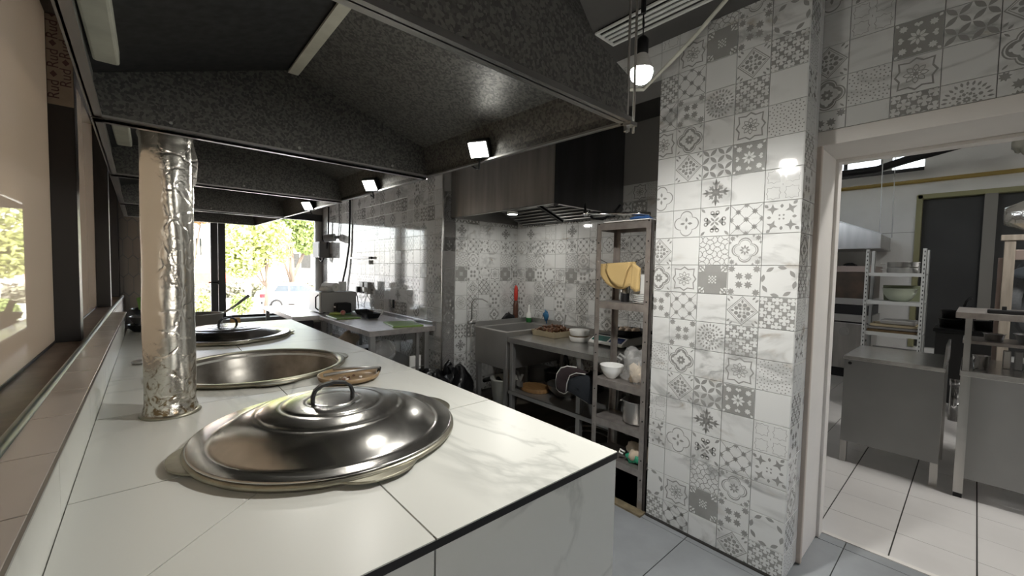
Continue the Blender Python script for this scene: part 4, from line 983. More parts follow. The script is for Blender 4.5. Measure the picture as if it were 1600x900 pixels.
MB().tube([(pc[0]-.02, pc[1]-.13, pz+.045), (pc[0]-.05, pc[1]-.30, pz+.06)], [.012, .014], 8).build('pan_handle', M_BLACK, t, smooth=True)
for i in range(7):
    a = i*.9; MB().blob((pc[0]+.06*cos(a)*(i > 0), pc[1]+.06*sin(a)*(i > 0), pz+.04), .034, .03, .024, .2, 30+i, 10, 8).build('dumpling', mat('dumpling_dough', (.60, .47, .36), rough=.5), t, smooth=True)

# sink beyond the table
t = thing('sink', 'deep stainless sink in the far corner of the alcove', 'sink', (2.8, 3.1, 0))
SX0, SX1, SY0, SY1, SZ = 2.435, 3.18, 2.815, 3.30, .868
mb = MB()
def rect(x0, x1, y0, y1, z): return [(x0, y0, z), (x1, y0, z), (x1, y1, z), (x0, y1, z)]
mb.ring([rect(SX0, SX1, SY0, SY1, .52), rect(SX0, SX1, SY0, SY1, SZ), rect(SX0+.05, SX1-.09, SY0+.05, SY1-.05, SZ), rect(SX0+.07, SX1-.11, SY0+.07, SY1-.07, .58)], cap0=True, cap1=True).build('basin', M_STEELD, t, bevel=.004)
MB().box(SX1-.01, SX1, SY0, SY1, SZ, SZ+.05).box(SX0, SX1, SY1-.006, SY1, SZ, SZ+.05).build('upstand', M_STEELD, t)
for x in (SX0+.01, SX1-.05):
    for y in (SY0+.01, SY1-.05): MB().box(x, x+.04, y, y+.04, 0, .52).build('leg', M_STEELD, t)
MB().cyl((2.72, 3.05, .52), (2.72, 3.05, .42), .03, 12).tube([(2.72, 3.05, .43), (2.70, 3.05, .33), (2.62, 3.07, .30), (2.58, 3.1, .36), (2.56, 3.2, .34), (2.56, 3.3, .3)], .022, 10).build('drain', M_RUB, t, smooth=True)
tag(MB().cyl((2.44, 3.37, .885), (2.44, 3.37, .93), .016, 12).tube([(2.44, 3.37, .93), (2.44, 3.37, 1.10), (2.46, 3.35, 1.14), (2.52, 3.30, 1.14), (2.56, 3.26, 1.11)], .007, 8).tube([(2.44, 3.37, .90), (2.43, 3.36, .80), (2.42, 3.36, .62), (2.43, 3.34, .54), (2.46, 3.30, .51)], .006, 8).cyl((2.40, 3.37, .90), (2.48, 3.37, .90), .018, 10).build('wall_tap', M_STEELD, smooth=True), 'thin arched tap with hose beside the sink in the alcove', 'tap')
tag(MB().lathe([(.001, 0), (.028, 0), (.030, .006), (.030, .20), (.022, .25), (.013, .275), (.013, .29)], (3.12, 3.46, .835), 20).build('bottle_glass', mat('brown_bottle', (.10, .045, .03), rough=.2), smooth=True), 'brown sauce bottle with a red cap in the alcove corner', 'bottle')
bt = bpy.data.objects['bottle_glass']; bt.name = 'sauce_bottle'
MB().lathe([(.018, .255), (.022, .27), (.024, .35), (.020, .40), (.012, .425), (.001, .43)], (3.12, 3.46, .835), 16).build('cap', M_RED, bt, smooth=True)
struct(MB().box(2.80, 3.2, 3.30, 3.55, .81, .835).build('trim_1', M_STEELD))
tag(MB().blob((2.98, 3.43, .90), .07, .03, .06, .35, 5, 14, 10, zmin=.836).build('sponge_holder', M_BLACK, smooth=True), 'black sponge caddy on the ledge behind the sink', 'caddy')
t = thing('soap_bottle', 'white soap bottle with green base by the sink', 'bottle', (3.13, 3.2, .87))
MB().lathe([(.001, 0), (.030, 0), (.030, .05)], (3.12, 3.24, .869), 18).build('bottle_base', mat('green_label', (.03, .22, .05), rough=.4), t, smooth=True)
MB().lathe([(.030, .05), (.029, .09), (.014, .115), (.010, .16), (.006, .19), (.001, .19)], (3.12, 3.24, .869), 18).build('bottle_neck', M_WHITEP, t, smooth=True)
tag(MB().blob((3.14, 3.0, .96), .012, .03, .05, .5, 6, 10, 8).tube([(3.15, 3.0, .92), (3.14, 2.99, .88)], .006, 6).build('scrubbing_brush', mat('blue_plastic', (.02, .12, .25), rough=.5), smooth=True), 'small blue scrubbing brush against the wall above the sink', 'brush')
# under the sink / table
t = thing('bucket', 'pale plastic bucket under the sink', 'bucket', (2.60, 2.98, 0))
MB().lathe([(.001, .004), (.10, .004), (.135, .38), (.145, .385), (.145, .40), (.128, .398), (.094, .015), (.001, .012)], (2.57, 2.985, .0), 40).build('bucket_body', mat('pale_plastic', (.50, .50, .46), rough=.45), t, smooth=True)
MB().tube(arc((2.57, 2.985, .39), .145, 0, pi, 16, 'yz')[::1], .003, 6).build('bucket_handle', M_STEEL, t)
t = thing('cutting_board', 'brown wooden cutting board on the lower shelf of the alcove table', 'board', (2.6, 2.62, .35))
MB().lathe([(.001, 0), (.125, 0), (.13, .006), (.13, .030), (.125, .036), (.001, .036)], (2.62, 2.62, .351), 40, sx=.9, sy=1.15).build('board_body', M_BOARD, t, smooth=False)
tag(MB().sheet([(2.50, 2.735, .40), (2.50, 2.70, .40), (2.515, 2.66, .50), (2.515, 2.69, .50)], .004).sheet([(2.50, 2.70, .40), (2.50, 2.665, .40), (2.515, 2.735, .52), (2.515, 2.765, .52)], .004).sheet([(2.495, 2.74, .388), (2.495, 2.65, .388), (2.497, 2.65, .44), (2.497, 2.74, .44)], .004).build('slicer_blades', M_STEEL), 'crossed steel slicer blades standing on the wooden cutting board', 'slicer')
t = thing('steel_basin', 'dented steel basin on the lower shelf beside the cutting board', 'basin', (2.70, 2.34, .35))
MB().lathe([(.001, .001), (.09, .001), (.15, .06), (.165, .10), (.17, .102), (.16, .10), (.142, .06), (.085, .008), (.001, .006)], (2.72, 2.34, .350), 40).build('basin_body', M_STEEL, t, smooth=True)
for i, (x, y, rx, rz, lab) in enumerate(((2.98, 2.66, .14, .11, 'dark heap of pans at the back of the alcove table shelf'), (3.02, 2.30, .12, .14, 'dark covered pot at the back of the alcove table shelf'))):
    t = thing('cooking_pot', lab, 'pot', (x, y, .35))
    MB().lathe([(.001, 0), (rx*.9, 0), (rx, .02), (rx, rz), (rx+.006, rz+.004), (rx*.6, rz+.03), (.001, rz+.04)], (x, y, .351), 32).build('pot_body', M_BLACKM, t, smooth=True)
    MB().tube([(x-.03, y, .35+rz+.035), (x-.02, y, .35+rz+.07), (x+.02, y, .35+rz+.07), (x+.03, y, .35+rz+.035)], .006, 6).build('lid_knob', M_STEEL, t)
tag(MB().tube([(2.92, 2.43, .36), (2.92, 2.50, .62), (2.91, 2.52, .70), (2.91, 2.53, .36)], .009, 8).build('wire_trivet', M_BLACKM), 'bent black wire stand on the lower shelf of the alcove table', 'stand')
tag(MB().tube(arc((2.78, 2.12, .055), .20, 0, 2*pi, 36, 'xy'), .009, 8).tube(arc((2.78, 2.12, .012), .19, 0, 2*pi, 36, 'xy'), .007, 6).build('wire_ring', M_STEELD, smooth=True), 'steel wire ring lying on the floor under the alcove table', 'ring')

# apron hung on the corner of the table
t = thing('apron', 'dark plum and slate apron with white piping hung by the rack', 'apron', (2.3, 1.85, .6))
A = [(1.770, 0.709), (1.834, 0.725), (1.919, 0.730), (2.004, 0.725), (2.068, 0.698), (2.105, 0.650), (2.116, 0.587), (2.105, 0.533), (2.079, 0.517), (2.025, 0.517), (1.988, 0.542), (1.919, 0.528), (1.812, 0.501), (1.770, 0.491)]
def lump(P, x, th, m, name, par, seed):
    rn = random.Random(seed); cy = sum(p[0] for p in P)/len(P); cz = sum(p[1] for p in P)/len(P); mb = MB(); R = []
    for s, dx in ((1., 0), (.96, -th*.6), (.75, -th), (.4, -th*1.15), (.02, -th*1.1)):
        R.append([(x+dx+rn.uniform(-.006, .006)*(s < 1), cy+(p[0]-cy)*s, cz+(p[1]-cz)*s) for p in P])
    R2 = [[(x+.02, p[0]*.96+cy*.04, p[1]*.96+cz*.04) for p in P]]
    return mb.ring(R2+R, cap0=True).build(name, m, par, smooth=True)
lump([(1.770, 0.682), (1.855, 0.704), (1.983, 0.688), (1.991, 0.544), (1.919, 0.533), (1.812, 0.507), (1.770, 0.496)], 2.345, .03, M_CLOTHB, 'slate_panel', t, 2)
lump([(1.812, 0.714), (1.919, 0.730), (2.004, 0.725), (2.068, 0.698), (2.105, 0.650), (2.116, 0.587), (2.105, 0.533), (2.079, 0.517), (2.025, 0.517), (1.991, 0.544), (1.983, 0.608), (1.961, 0.672), (1.876, 0.704)], 2.35, .03, M_CLOTHD, 'plum_panel', t, 3)
MB().tube([(2.345, *p) for p in [(1.919, 0.734), (2.004, 0.728), (2.070, 0.702), (2.109, 0.650), (2.119, 0.587), (2.109, 0.531), (2.079, 0.514), (2.025, 0.514), (1.989, 0.541), (1.919, 0.528), (1.812, 0.499)]], .0045, 6).tube([(2.315, *p) for p in [(1.812, 0.711), (1.897, 0.702), (1.956, 0.672), (1.981, 0.608), (1.989, 0.544)]], .0035, 6).build('piping', M_PIPING, t, smooth=True)

# ------------------------------------------------------------------ worktables along the long tiled wall
t = thing('prep_table', 'stainless prep table with upstand along the tiled wall, nearest the sink', 'table', (1.85, 4.4, 0))
ax0, ax1, ay0, ay1, az = 1.50, 2.19, 3.66, 5.15, .85
MB().box(ax0, ax1, ay0, ay1, az-.003, az).box(ax0, ax0+.003, ay0, ay1, az-.05, az).box(ax0, ax1, ay0, ay0+.003, az-.05, az).build('table_top', M_PREP, t, bevel=.0015)
MB().box(ax1-.03, ax1, ay0, ay1, az, az+.045).build('upstand', M_STEEL, t, bevel=.003)
for x in (ax0+.015, ax1-.11):
    for y in (ay0+.015, ay1-.06): MB().box(x, x+.05, y, y+.05, 0, az-.003).build('leg', M_STEELD, t, bevel=.003)
MB().box(ax1-.20, ax1-.17, ay0+.02, ay0+.05, .1, az-.05).build('slotted_strut', M_STEELD, t)
MB().box(ax0+.02, ax1-.03, ay0+.03, ay1-.03, .445, .45).build('lower_shelf', M_STEELD, t)
t = thing('corner_table', 'stainless worktable under the microwave in the window corner', 'table', (1.75, 5.9, 0))
bx0, by0, by1, bz_ = 1.22, 5.17, 6.75, .85
MB().box(bx0, 2.19, by0, by1, bz_-.004, bz_).box(bx0, bx0+.003, by0, by1, bz_-.05, bz_).box(bx0, 2.19, by0, by0+.003, bz_-.05, bz_).build('table_top', M_PREP, t)
for x in (bx0+.015, 2.1):
    for y in (by0+.3, by1-.06): MB().box(x, x+.045, y, y+.045, 0, bz_-.003).build('leg', M_STEELD, t)
MB().tube([(bx0+.01, by0+.1, .80), (bx0+.01, by1-.5, .80), (bx0+.01, by1-.45, .84)], .008, 6).build('towel_rail', M_BLACKM, t)
t = thing('microwave', 'grey microwave oven standing sideways in the window corner', 'microwave', (1.85, 5.6, .85))
mx0, mx1, my0, my1, mz0, mz1 = 1.585, 2.02, 5.36, 5.80, .862, 1.115
MB().box(mx0, mx1, my0, my1, mz0, mz1).build('casing', mat('microwave_grey', (.36, .36, .35), rough=.4), t, bevel=.006)
d_ = MB().box(mx0-.022, mx0-.001, my0, my1, mz0, mz1).build('door', M_WHITEP, t, bevel=.004)
MB().tube([(mx0-.022, my0+.03, mz0+.03), (mx0-.055, my0+.03, mz0+.06), (mx0-.055, my0+.03, mz1-.06), (mx0-.022, my0+.03, mz1-.03)], .009, 8).build('door_handle', M_BLACK, d_)
for x in (mx0+.05, mx1-.05):
    for y in (my0+.05, my1-.05): MB().cyl((x, y, .85), (x, y, mz0+.002), .015, 8).build('foot', M_BLACK, t)
t = thing('toaster', 'black toaster in front of the microwave', 'toaster', (1.78, 5.27, .85))
MB().box(1.72, 1.90, 5.19, 5.33, .858, .985).build('toaster_body', M_BLACK, t, bevel=.02, seg=3)
MB().box(1.75, 1.87, 5.23, 5.245, .984, .988).box(1.75, 1.87, 5.275, 5.29, .984, .988).build('slots', M_RUB, t)
MB().box(1.705, 1.721, 5.24, 5.28, .93, .945).build('lever', M_WHITEP, t)
tag(MB().lathe([(.018, 0), (.055, 0), (.055, .24), (.018, .24), (.018, 0)], (0, 0, 0), 24).build('paper_roll', M_PAPER, smooth=False), 'white kitchen paper roll lying on the microwave', 'paper roll')
o = bpy.data.objects['paper_roll']; o.rotation_euler = (RAD(90), 0, RAD(18)); o.location = (1.72, 5.68, 1.171)
tag(MB().lathe([(.018, 0), (.05, 0), (.05, .12), (.018, .12), (.018, 0)], (1.93, 5.62, 1.116), 24).build('paper_roll', M_PAPER), 'second paper roll standing on the microwave beside the wall', 'paper roll')
tag(MB().blob((1.66, 5.46, 1.15), .06, .08, .035, .3, 40, 16, 8, zmin=1.116).build('crumpled_cloth', M_PAPER, smooth=True), 'crumpled white cloth on top of the microwave', 'cloth')
def board(name, pts, z, m, lab, th=.014): return tag(MB().ring([[(x, y, z) for x, y in pts], [(x, y, z+th) for x, y in pts]], cap0=True, cap1=True).build(name, m, bevel=.003), lab, 'board')
board('cutting_board', [(1.54, 4.66), (1.80, 4.64), (1.82, 5.06), (1.56, 5.09)], .851, M_GREEN, 'green plastic cutting board with vegetables on it')
board('cutting_board', [(1.78, 3.76), (2.08, 3.70), (2.14, 4.08), (1.85, 4.15)], .851, M_GREEN, 'green plastic cutting board at the near end of the prep table')
board('cutting_board', [(1.72, 5.11), (1.86, 5.10), (1.87, 5.145), (1.73, 5.148)], .851, mat('teal_board', (.08, .30, .20), rough=.4), 'small teal cutting board behind the radish')
tag(MB().blob((1.70, 4.93, .895), .030, .030, .029, .05, 2, 16, 10).build('radish', M_RADISH, smooth=True), 'red radish on the green cutting board', 'radish')
tag(MB().tube([(1.57, 5.00, .885), (1.63, 4.97, .886), (1.68, 4.94, .884)], [.014, .020, .012], 10).build('cucumber_piece', M_VEG, smooth=True), 'pale green vegetable piece beside the red radish', 'vegetable')
for i, (x, y, a, lab) in enumerate(((1.92, 4.66, .18, 'black plastic tray at the front of the prep table'), (1.98, 5.0, .15, 'black plastic tray behind the other one, under the socket'))):
    tag(tub(x-.085, x+.085, y-.11, y+.11, .851, .058, .004, .025).build('black_tray', M_BLACK, bevel=.006), lab, 'tray')
tag(tub(2.0, 2.14, 4.76, 4.92, .851, .07, .004, .02).build('clear_tub', M_PLBAG, bevel=.006), 'clear plastic tub against the wall on the prep table', 'container')
# things under the prep table
tag(MB().blob((1.72, 3.86, .60), .11, .10, .13, .25, 50, 18, 12, zmin=.451).build('plastic_bag', M_PLBAG, smooth=True), 'clear plastic bag hanging under the near end of the prep table', 'bag')
t = thing('storage_bin', 'black storage crate in the shadow under the corner table', 'bin', (1.4, 5.3, .45))
MB().box(1.29, 1.46, 5.22, 5.55, .45, .79).build('bin_body', M_BLACK, t, bevel=.012)
MB().box(1.285, 1.47, 5.21, 5.46, .0, .45).build('bin_stand', M_STEELD, t)
rn = random.Random(15)
lab_u = ['crumpled pale bag under the prep table beside the black crate', 'brown paper parcel under the prep table', 'steel dish on the shelf under the prep table', 'dark pan lid on the shelf under the prep table', 'rolled cloth on the shelf under the prep table']
for i, (x, y, rx, ry, rz, m) in enumerate(((1.62, 5.0, .08, .09, .10, M_PLBAG), (1.75, 4.85, .10, .10, .12, M_CREAM), (1.66, 4.55, .12, .14, .06, M_STEEL), (1.64, 4.2, .12, .13, .07, M_BLACKM), (1.90, 4.28, .11, .12, .10, M_CLOTHD))):
    tag(MB().blob((x, y, .451+rz*.8), rx, ry, rz, .3, 60+i, 14, 10, zmin=.451).build(('plastic_bag', 'paper_parcel', 'steel_dish', 'pan_lid', 'rolled_cloth')[i], m, smooth=True), lab_u[i], ('bag', 'parcel', 'dish', 'lid', 'cloth')[i])
for i, (x, y, w, h_, m, lab) in enumerate(((1.85, 4.0, .34, .36, mat('brown_crate', (.10, .075, .05), rough=.7), 'brown box on the floor under the prep table'), (1.75, 4.5, .36, .38, M_CLOTHD, 'dark box on the floor behind the brown one under the prep table'))):
    tb_ = thing('storage_box', lab, 'box', (x, y, 0)); MB().box(x-w/2, x+w/2, y-w/2, y+w/2, 0, h_).build('box_body', m, tb_, bevel=.006); MB().box(x-w/2-.006, x+w/2+.006, y-w/2-.006, y+w/2+.006, h_, h_+.02).build('box_lid', m, tb_, bevel=.004)
tag(MB().box(1.93, 2.05, 3.70, 3.72, .42, .56).build('white_card', M_PAPER), 'white card propped under the near end of the prep table', 'card')
# black bin bag in the corner
t = thing('bin_bag', 'full black bin bag on the floor beside the tiled corner', 'bag', (2.35, 3.3, 0))
mb = MB().blob((2.26, 3.40, .20), .19, .17, .26, .22, 71, 26, 16, zmin=.002); mb.build('bag_body', M_BIN, t, smooth=True)
MB().blob((2.02, 3.38, .25), .17, .15, .20, .3, 72, 22, 14, zmin=.002).build('bag_fold', M_BIN, t, smooth=True)
MB().tube([(2.16, 3.38, .42), (2.15, 3.38, .50), (2.19, 3.36, .53)], [.05, .02, .035], 10).build('bag_knot', M_BIN, t, smooth=True)

# ------------------------------------------------------------------ on the long tiled wall
wx = 2.198
t = thing('socket_block', 'grey double wall socket with plugs above the prep table', 'socket', (wx, 5.48, 1.15))
for i, y in enumerate((5.38, 5.55)):
    s = MB().box(wx-.045, wx, y-.06, y+.06, 1.08, 1.235).build('socket', mat('socket_grey', (.36, .36, .35), rough=.5), t, bevel=.005)
MB().box(wx-.085, wx-.045, 5.58, 5.64, 1.09, 1.17).build('plug', M_BLACK, t, bevel=.005)
MB().box(wx-.075, wx-.045, 5.36, 5.42, 1.11, 1.17).build('plug', M_WHITEP, t, bevel=.005)
tag(MB().tube([(wx-.09, 5.61, 1.09), (wx-.06, 5.63, 1.02), (wx-.04, 5.66, .93), (wx-.04, 5.64, .86)], .006, 6).build('appliance_cord', M_BLACK, smooth=True), 'black cord hanging from the plug down to the black trays', 'cord')
tag(MB().tube([(wx-.06, 5.61, 1.10), (wx-.06, 5.75, 1.0), (wx-.08, 5.95, .99), (2.05, 6.05, 1.04), (2.02, 5.9, 1.08)], .005, 6).build('appliance_cord', M_WHITEP, smooth=True), 'pale cord running from the wall socket to the microwave', 'cord')
tag(MB().tube([(wx-.06, 5.39, 1.11), (wx-.04, 5.30, 1.04), (wx-.03, 5.24, .98), (wx-.03, 5.22, .88)], .004, 6).build('appliance_cord', M_WHITEP, smooth=True), 'thin white cord curling down on the right of the wall socket', 'cord')
t = thing('security_camera', 'small grey bullet camera on the tiled wall near the window', 'camera', (wx, 6.6, 1.88))
MB().tube([(wx-.17, 6.68, 1.862), (wx-.05, 6.58, 1.885)], .058, 16).build('camera_body', mat('camera_grey', (.30, .30, .30), rough=.4), t, smooth=False)
MB().tube([(wx-.185, 6.692, 1.859), (wx-.169, 6.679, 1.862)], .046, 16).build('camera_lens', M_BLACK, t)
MB().cyl((wx-.06, 6.59, 1.885), (wx, 6.55, 1.89), .025, 10).build('camera_mount', M_GREY, t)
tag(MB().tube([(wx-.01, 6.55, 1.9), (wx-.012, 6.50, 2.05), (wx-.01, 6.52, 2.6)], .006, 6).build('camera_cable', M_GREY), 'thin grey cable running up the wall from the bullet camera', 'cable')
t = thing('control_box', 'grey metal control box in the corner beside the window', 'box', (wx, 7.2, 1.7))
MB().box(wx-.16, wx, 6.98, 7.34, 1.575, 1.83).build('box_body', mat('control_grey', (.16, .155, .15), rough=.5), t, bevel=.006)
MB().box(wx-.165, wx-.16, 7.01, 7.31, 1.60, 1.805).build('box_door', mat('control_grey', (.16, .155, .15)), t)
tag(MB().tube([(wx-.03, 6.93, 2.45), (wx-.03, 6.95, 2.1), (wx-.03, 6.96, 1.9), (wx-.05, 7.0, 1.66), (wx-.08, 7.12, 1.51), (wx-.08, 7.2, 1.53), (wx-.08, 7.25, 1.58)], .012, 8).build('wall_cable', M_BLACK, smooth=True), 'black cable looping into the grey control box', 'cable')
tag(MB().tube([(wx-.02, 6.03, 2.6), (wx-.02, 6.03, 2.2), (wx-.02, 6.06, 1.75), (wx-.03, 6.15, 1.45), (wx-.04, 6.26, 1.22), (wx-.06, 6.36, 1.05), (wx-.1, 6.4, .88)], .014, 8).build('wall_cable', M_BLACK, smooth=True), 'thick black cable hanging down the tiled wall to the microwave', 'cable')
t = thing('wall_lamp_strip', 'white lamp strip fixed to the tiled wall above the socket', 'lamp', (wx, 5.6, 1.56))
MB().box(wx-.05, wx, 5.27, 5.98, 1.545, 1.575).build('strip_body', M_WHITEP, t, bevel=.004)
MB().box(wx-.03, wx, 5.32, 5.85, 1.475, 1.53).build('strip_label_plate', M_WHITEP, t)
MB().cyl((wx-.025, 5.26, 1.56), (wx-.025, 5.235, 1.56), .018, 10).build('strip_end_cap', M_BLACK, t)
for i, y in enumerate((4.62, 4.72)):
    t = thing('knife', ('black-handled knife hung on the wall above the upstand', 'grey-handled knife hung on the wall beside the black one')[i], 'knife', (wx, y, .95))
    MB().box(wx-.022, wx-.004, y-.014, y+.014, .955, 1.055).build('knife_handle', (M_BLACK, M_GREY)[i], t, bevel=.004)
    MB().sheet([(wx-.012, y-.018, .955), (wx-.012, y+.018, .955), (wx-.012, y+.016, .90), (wx-.012, y-.02, .896)], .002).build('knife_blade', M_STEEL, t)

# ------------------------------------------------------------------ pans at the far end of the counter
t = thing('stew_pan', 'dark steel pan with a long raised handle at the far end of the counter', 'pan', (.30, 4.46, CT))
c = (.33, 4.40)
MB().lathe([(.001, .001), (.13, .001), (.145, .012), (.152, .115), (.157, .118), (.147, .118), (.138, .016), (.001, .01)], (c[0], c[1], CT), 40).build('pan_body', M_STEELD, t, smooth=True)
MB().tube([(c[0]+.14, c[1]+.03, CT+.10), (c[0]+.24, c[1]+.06, CT+.16), (c[0]+.36, c[1]+.10, CT+.255)], [.011, .010, .014], 10).build('pan_handle', M_STEELD, t, smooth=True)
tag(MB().box(.52, .59, 4.26, 4.33, CT, CT+.075).build('salt_box', mat('ochre_card', (.46, .30, .12), rough=.7), bevel=.006), 'small ochre and white carton behind the far lid', 'box')
for i, (z, r, m, lab) in enumerate(((CT, .135, M_BLACKM, 'lowest black pan at the far left end of the counter'), (CT+.062, .145, M_STEELD, 'middle steel pan stacked at the far left end of the counter'), (CT+.125, .155, M_BLACKM, 'top black pan stacked at the far left end of the counter'))):
    tag(MB().lathe([(.001, .001), (r*.75, .001), (r*.92, .02), (r, .052), (r+.008, .055), (r-.006, .055), (r*.86, .02), (.001, .01)], (-.005+.02*i, 4.38, z), 36).build('stacked_pan', m, smooth=True), lab, 'pan')
for i, a in enumerate((.2, 1.2, 2.3)):
    MBx = MB().sheet([(-.07+.06*i, 4.36, CT+.17), (-.03+.06*i, 4.36, CT+.17), (-.055+.07*i, 4.42, CT+.27), (-.085+.07*i, 4.42, CT+.26)], .003)
    tag(MBx.build('herb_leaf', (mat('herb_green', (.10, .22, .05), rough=.5), mat('herb_pale', (.35, .42, .22), rough=.5), M_CREAM)[i]), ('dark green leaf standing in the stacked pans', 'pale green leaf standing in the stacked pans', 'cream leaf standing in the stacked pans')[i], 'leaf')
t = thing('ladle', 'dark ladle lying on the counter behind the foil flue', 'ladle', (-.02, 3.0, CT))
MB().blob((-.05, 2.95, CT+.014), .035, .03, .013, 0, 1, 14, 8, zmin=CT+.001).build('ladle_bowl', M_STEELD, t, smooth=True)
MB().tube([(-.03, 2.95, CT+.016), (.06, 2.99, CT+.012), (.14, 3.02, CT+.006)], .005, 6).build('ladle_handle', M_STEELD, t)

# ------------------------------------------------------------------ kitchen beyond the doorway
t = thing('steel_cabinet', 'steel cabinet table with plain front standing behind the doorway', 'table', (4.3, .38, 0))
a0, a1, b0, b1, zt = 4.035, 4.75, .11, .655, .832
MB().box(a0, a1, b0, b1, zt-.03, zt).build('table_top', M_STEELT, t, bevel=.004)
MB().box(a0+.004, a0+.008, b0+.005, b1-.005, .165, zt-.03).build('front_panel', mat('cabinet_steel', (.30, .30, .295), rough=.5, metal=.6, noise=.1, nscale=4), t)
MB().box(a0+.01, a1-.01, b1-.012, b1-.006, .165, zt-.03).build('side_panel', M_STEELD, t)
for x in (a0+.01, a1-.05):
    for y in (b0+.005, b1-.045): MB().box(x, x+.04, y, y+.04, 0, zt-.03).build('leg', M_STEEL, t)
MB().sheet([(a0+.0, b0, zt), (a0+.25, b0, zt+.13), (a1, b0, zt+.13), (a1, b0, zt)], .012).build('side_upstand', M_STEEL, t)
MB().cyl((a0+.003, b1-.04, zt-.055), (a0, b1-.04, zt-.055), .012, 10).build('badge', M_BLACKM, t)
t = thing('steel_worktable', 'steel worktable with raised shelves at the right edge of the doorway', 'table', (4.3, -.5, 0))
a0, a1, b0, b1, zt = 3.98, 4.7, -1.5, .045, .842
MB().box(a0, a1, b0, b1, zt-.035, zt).build('table_top', M_STEELT, t, bevel=.004)
MB().box(a0+.006, a0+.010, b0, b1-.045, .135, zt-.035).build('front_panel', mat('cabinet_steel', (.30, .30, .295), rough=.5, metal=.6, noise=.1, nscale=4), t)
for x in (a0, a1-.045):
    for y in (b1-.05, b0+.01):
        l = MB().box(x, x+.045, y, y+.045, .03, zt-.035).build('leg', M_STEEL, t); MB().box(x+.002, x+.043, y+.002, y+.043, 0, .03).build('foot', M_BLACK, l)
for x in (a0+.02, a1-.06):
    for y in (b1-.04, b0+.05): MB().box(x, x+.03, y, y+.03, zt, 1.215).build('shelf_post', M_STEELD, t)
MB().box(a0+.0, a1-.02, b0, b1+.035, 1.185, 1.225).build('top_shelf', M_RACK, t, bevel=.003)
MB().box(a0+.35, a1-.02, b0, b1, .985, 1.01).build('middle_shelf', M_RACK, t, bevel=.003)
for i, (x, y, r, h_, m, lab) in enumerate(((4.45, -.32, .13, .06, M_STEEL, 'shallow steel pan on the middle shelf of the right-hand worktable'), (4.42, -.10, .05, .05, M_CHROME, 'small shiny cup on the middle shelf of the right-hand worktable'))):
    tag(MB().lathe([(.001, .001), (r*.85, .001), (r, h_), (r+.008, h_+.003), (r-.006, h_), (r*.8, .01), (.001, .008)], (x, y, 1.011), 32).build('steel_pan' if i == 0 else 'steel_cup', m, smooth=True), lab, ('pan', 'cup')[i])
t = thing('steel_cup', 'tall steel cup on the worktable top under the raised shelf', 'cup', (4.2, -.04, .842))
MB().lathe([(.001, .001), (.032, .001), (.04, .09), (.043, .092), (.037, .09), (.03, .006), (.001, .006)], (4.16, -.045, .842), 24).build('cup_body', M_CHROME, t, smooth=True)
for i, (y, m) in enumerate(((-.16, M_STEEL), (-.21, M_GREY), (-.25, M_STEEL))):
    tag(MB().box(4.30, 4.34, y-.018, y+.018, .842, .965).build('steel_canister', m, bevel=.006), ('left', 'middle', 'right')[i]+' of the three small canisters on the right-hand worktable', 'canister')
t = thing('lighter_tray', 'black flat gadget with a knob on the raised shelf', 'gadget', (4.05, -.1, 1.225))
MB().box(4.02, 4.10, -.215, -.055, 1.225, 1.250).build('gadget_body', M_BLACK, t, bevel=.006)
MB().box(4.05, 4.07, -.135, -.115, 1.250, 1.272).build('gadget_knob', M_BLACK, t)
# rack with bowls
t = thing('slotted_rack', 'pale slotted-angle rack with pots and bowls behind the steel cabinet', 'rack', (5.8, .55, 0))
p0, p1, q0, q1 = 5.60, 6.0, .325, .775
for x in (p0, p1-.035):
    for y in (q0, q1-.03):
        p = MB().box(x, x+.004, y, y+.03, 0, 1.725).box(x, x+.035, y, y+.004, 0, 1.725).build('post', mat('rack_pale', (.42, .43, .42), rough=.5), t)
        if x == p0:
            for i in range(24): MB().box(x-.001, x, y+.011, y+.019, .72+.042*i, .738+.042*i).build('slot', M_RUB, p)
for z in (1.485, 1.195, .875, .55):
    MB().box(p0+.004, p1-.004, q0+.004, q1-.004, z-.005, z).box(p0+.001, p0+.004, q0+.03, q1-.03, z-.035, z).build('shelf', MATS['rack_pale'], t)
t = thing('casserole', 'two-tier steel casserole on the top shelf of the slotted rack', 'pot', (5.78, .49, 1.485))
for i in range(2): MB().lathe([(.001, .001+.058*i), (.118, .001+.058*i), (.124, .006+.058*i), (.124, .050+.058*i), (.129, .054+.058*i), (.001, .056+.058*i)], (5.76, .50, 1.485), 36).build('pot_tier', M_STEEL, t, smooth=True)
for z in (1.52, 1.58): MB().tube([(5.72, .62, z), (5.72, .665, z), (5.78, .665, z), (5.78, .62, z)], .005, 6).build('pot_handle', M_CHROME, t)
tag(MB().lathe([(.001, .001), (.06, .001), (.095, .03), (.125, .085), (.132, .13), (.136, .133), (.128, .13), (.118, .085), (.05, .01), (.001, .01)], (5.74, .515, 1.195), 40).build('mixing_bowl', M_PBOWL, smooth=True), 'pale green mixing bowl on the slotted rack', 'bowl')
tag(tub(5.885, 5.995, .36, .66, 1.196, .16, .004, .01).build('lidded_tub', mat('olive_tub', (.20, .22, .14), rough=.5), bevel=.006), 'olive plastic tub behind the pale green mixing bowl', 'container')
for i in range(3):
    tag(tub(5.63+.01*i, 5.97, .36, .74-.01*i, .876+.028*i, .024, .003, .006).build('baking_tray', (M_RUST, M_STEELD, M_BRASSY)[i]), ('browned baking tray at the bottom of the pile on the slotted rack', 'middle baking tray of the pile on the slotted rack', 'top baking tray of the pile on the slotted rack')[i], 'tray')
tag(MB().box(5.66, 5.95, .38, .64, .962, 1.0).build('steel_lid_flat', M_STEELD, bevel=.006), 'flat grey steel box lid lying on the baking trays', 'lid')
